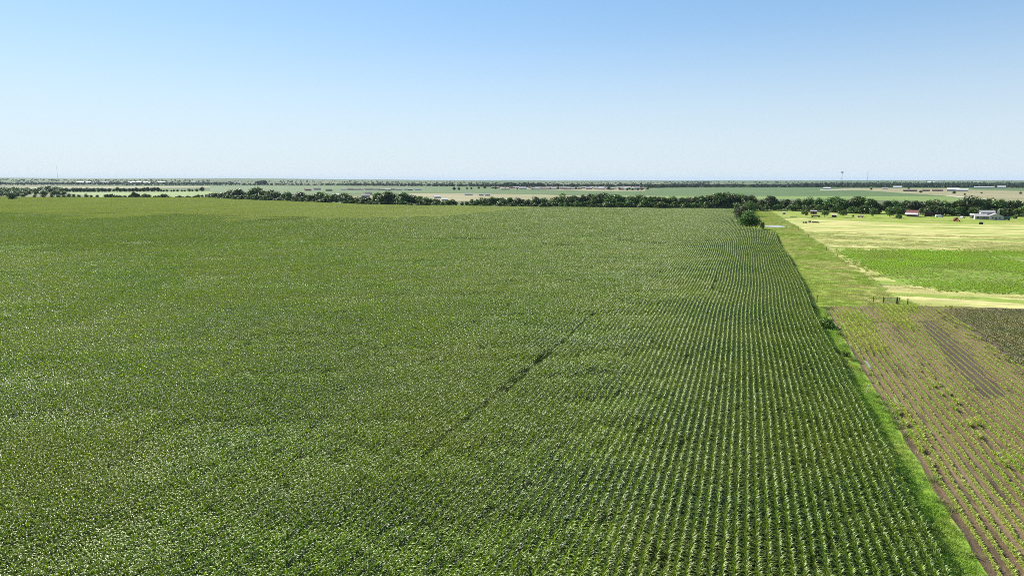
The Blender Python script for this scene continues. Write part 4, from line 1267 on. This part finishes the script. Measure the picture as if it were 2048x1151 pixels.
# white barns behind the creek trees
far_house(731, 395, 14, 9, 3.6, 'white', 'roof_grey', 'white barn showing between the creek trees', None, 'barn', 'white_barn', .1)
far_house(737, 389.5, 14, 9, 3.5, 'white', 'roof_brown', 'white walled house just above the white barn', None, 'house', 'far_house', .05)
far_house(672, 393, 11, 8, 3.2, 'cream', 'roof_white', 'pale shed left of the white barn behind the creek trees', None, 'shed', 'far_shed', .1)
far_house(764, 394, 12, 8, 3.2, 'cream', 'roof_brown', 'tan house right of the white barn behind the creek trees', None, 'house', 'far_house', .2)
far_house(874, 396.5, 11, 8, 2.6, 'cream', 'roof_white', 'white shed roof behind the low middle creek trees', None, 'shed', 'far_shed', .3)
far_house(889, 401.5, 9, 6, 2.2, 'white', 'roof_white', 'small white shed in front of the larger white shed roof', None, 'shed', 'far_shed', .1)
far_house(937, 391, 15, 8, 2.6, 'cream', 'roof_grey', 'long pale shed on the tan ground right of the white sheds', None, 'shed', 'far_shed', .05)
far_house(962, 391.5, 9, 7, 2.6, 'white', 'roof_grey', 'small pale shed right of the long pale shed', None, 'shed', 'far_shed', .05)
far_house(975, 391.8, 9, 7, 2.6, 'white', 'roof_grey', 'rightmost small shed on the tan ground', None, 'shed', 'far_shed', .05)
# settlement
for i in range(70):
    px = 985+random.random()*300
    py = random.choice((375.8, 376.8, 378.2, 379.3))+random.uniform(-.4, .4)
    if px < 1010: py = min(py, 376.5)
    far_house(px, py, random.choice((15, 19, 24)), random.choice((10, 13)), random.choice((3.0, 3.6)), random.choice(('cream', 'brick', 'brick', 'cream')), random.choice(('roof_brown', 'roof_grey', 'roof_grey', 'roof_brown')),
              'house of the distant settlement in the middle of the plain', 'houses of the distant settlement')
for i in range(24):
    px = 900+random.random()*385
    tree_px(pick(K_ROUND+K_LIGHT), px, random.uniform(377.5, 380.5), random.uniform(3, 6.5), 'yard tree among the houses of the distant settlement', 'yard_tree', group='yard trees of the settlement', wide=1.2)
# right-hand farms
for px, py, w, d, h, wa, ro, lb in ((1654, 378.6, 20, 12, 4, 'white', 'roof_white', 'white roofed farm building left of the far masts field'), (1795, 376.5, 26, 14, 5, 'cream', 'roof_white', 'large pale barn above the far tan field'),
        (1770, 378, 16, 10, 3.5, 'cream', 'roof_grey', 'tan house left of the large pale barn'), (1906, 382.3, 26, 16, 5, 'white', 'roof_white', 'big white barn on the tan field'),
        (1924, 382.6, 26, 12, 4, 'white', 'roof_white', 'long white barn right beside the big white barn'), (2003, 376.3, 24, 14, 5, 'white', 'roof_white', 'white barn behind the far right crop strip'),
        (2044, 372.8, 32, 16, 5, 'white', 'roof_white', 'white hall at the far right margin'), (1968, 376, 60, 8, 3, 'white', 'roof_white', 'very long low white shed before the far right woods'),
        (1820, 383, 30, 10, 3.2, 'roof_brown', 'roof_brown', 'long dark shed on the tan field'), (1852, 382.5, 16, 9, 3.2, 'brick', 'roof_brown', 'brown shed in the middle of the tan field'),
        (1875, 382.3, 24, 9, 3.2, 'brick', 'roof_brown', 'low brown shed left of the big white barn')):
    far_house(px, py, w, d, h, wa, ro, lb, None, 'barn', 'far_barn', random.uniform(-.1, .1))
for px, py, h, lb in ((1742, 380.5, 4.5, 'round dark tree at the left of the tan field'), (1841, 386, 5.5, 'dark lone tree in front of the brown shed'), (1908, 388.5, 6, 'dark lone tree in front of the big white barn'),
                      (1929, 391, 4.5, 'pale small tree right below the long white barn'), (2041, 388.5, 5, 'dark tree at the right margin on the tan field'), (1817, 379, 4.5, 'dark tree beside the large pale barn'), (1963, 387.5, 3.5, 'lone bush in the right half of the tan field')):
    tree_px(pick(K_ROUND), px, py, h, lb, 'lone_tree', wide=1.1)
for px, py in ((1254, 381.2), (1265, 380.8), (1276, 381), (1283, 380.6), (1295, 379.5)):
    tree_px(pick(K_ROUND), px, py, 5, 'round dark tree of the five right of the settlement', 'lone_tree', group='five round trees right of the settlement', wide=1.3)

# pale roofs far off under the left ridge and along the horizon
for i in range(18):
    u = random.random()
    px = random.uniform(150, 330) if u < .5 else random.uniform(330, 560) if u < .75 else random.uniform(1850, 2040)
    py = random.uniform(364.5, 367.5)
    X, Y = G(px, py)
    far_house(px, py, random.choice((30, 45)), random.choice((18, 26)), 5, 'white', random.choice(('roof_white', 'roof_white', 'roof_grey')), 'pale building of the faint far town under the horizon', 'buildings of the faint far town', 'building', 'far_building')

# masts
def mast(px, dist, ytop, label, w, head=False):
    d = Fv+Rv*(px-1024)/FPX
    k = dist/math.hypot(d[0], d[1])
    X, Y = d[0]*k, d[1]*k
    dep = dist
    top = H+(360-ytop)*dep/FPX*1.02
    t = empty('radio_mast', (X, Y, float(hill(X, Y))), 0.3, label=label, cat='mast')
    top -= float(hill(X, Y))
    a = MB(); n = 14
    leg = [(w*math.cos(R(90+120*i)), w*math.sin(R(90+120*i))) for i in range(3)]
    for x, y in leg: MB().tube((x, y, 0), (x*.5, y*.5, top), .22, .16, 5).build('leg', M['steel'], t)
    for j in range(n):
        z0, z1 = top*j/n, top*(j+1)/n
        s0, s1 = 1-.5*j/n, 1-.5*(j+1)/n
        for i in range(3):
            p, q = leg[i], leg[(i+1) % 3]
            a.tube((p[0]*s0, p[1]*s0, z0), (q[0]*s1, q[1]*s1, z1), .10, n=4)
            a.tube((p[0]*s1, p[1]*s1, z1), (q[0]*s1, q[1]*s1, z1), .10, n=4)
    a.build('lattice', M['steel'], t)
    if head:
        h = MB()
        for z in (top-1.5, top-6):
            for i in range(12):
                b = 6.283*i/12
                h.box(4.2*math.cos(b)-.5, 4.2*math.cos(b)+.5, 4.2*math.sin(b)-.5, 4.2*math.sin(b)+.5, z-1.2, z+1.2)
            for i in range(6):
                b = 6.283*i/6
                h.tube((0, 0, z), (4.2*math.cos(b), 4.2*math.sin(b), z), .2, n=5)
        h.build('antenna', M['steel'], t)
mast(1667.5, 3600, 345.5, 'grey lattice mast with a wide antenna head on the right horizon', 2.0, True)
mast(1717.5, 3900, 343.5, 'slim plain grey lattice mast on the right horizon', 1.6)
mast(138, 6500, 337.5, 'faint thin mast rising over the left ridge', 1.4)

# ------------------------------------------------------------------ haze
def haze():
    b = MB().box(-46000, 46000, -46000, 46000, -2.0, 135.0)
    k = NT('haze_air')
    pv = k.n('ShaderNodeVolumePrincipled')
    pv.inputs['Color'].default_value = (0.55, 0.69, 0.86, 1)
    pv.inputs['Density'].default_value = 2.4e-5
    pv.inputs['Anisotropy'].default_value = 0.0
    k.l(pv.outputs[0], k.out.inputs['Volume'])
    o = b.build('haze', k.m)
    tag(o, 'thin pale summer haze over the whole plain', 'haze', kind='stuff')
haze()
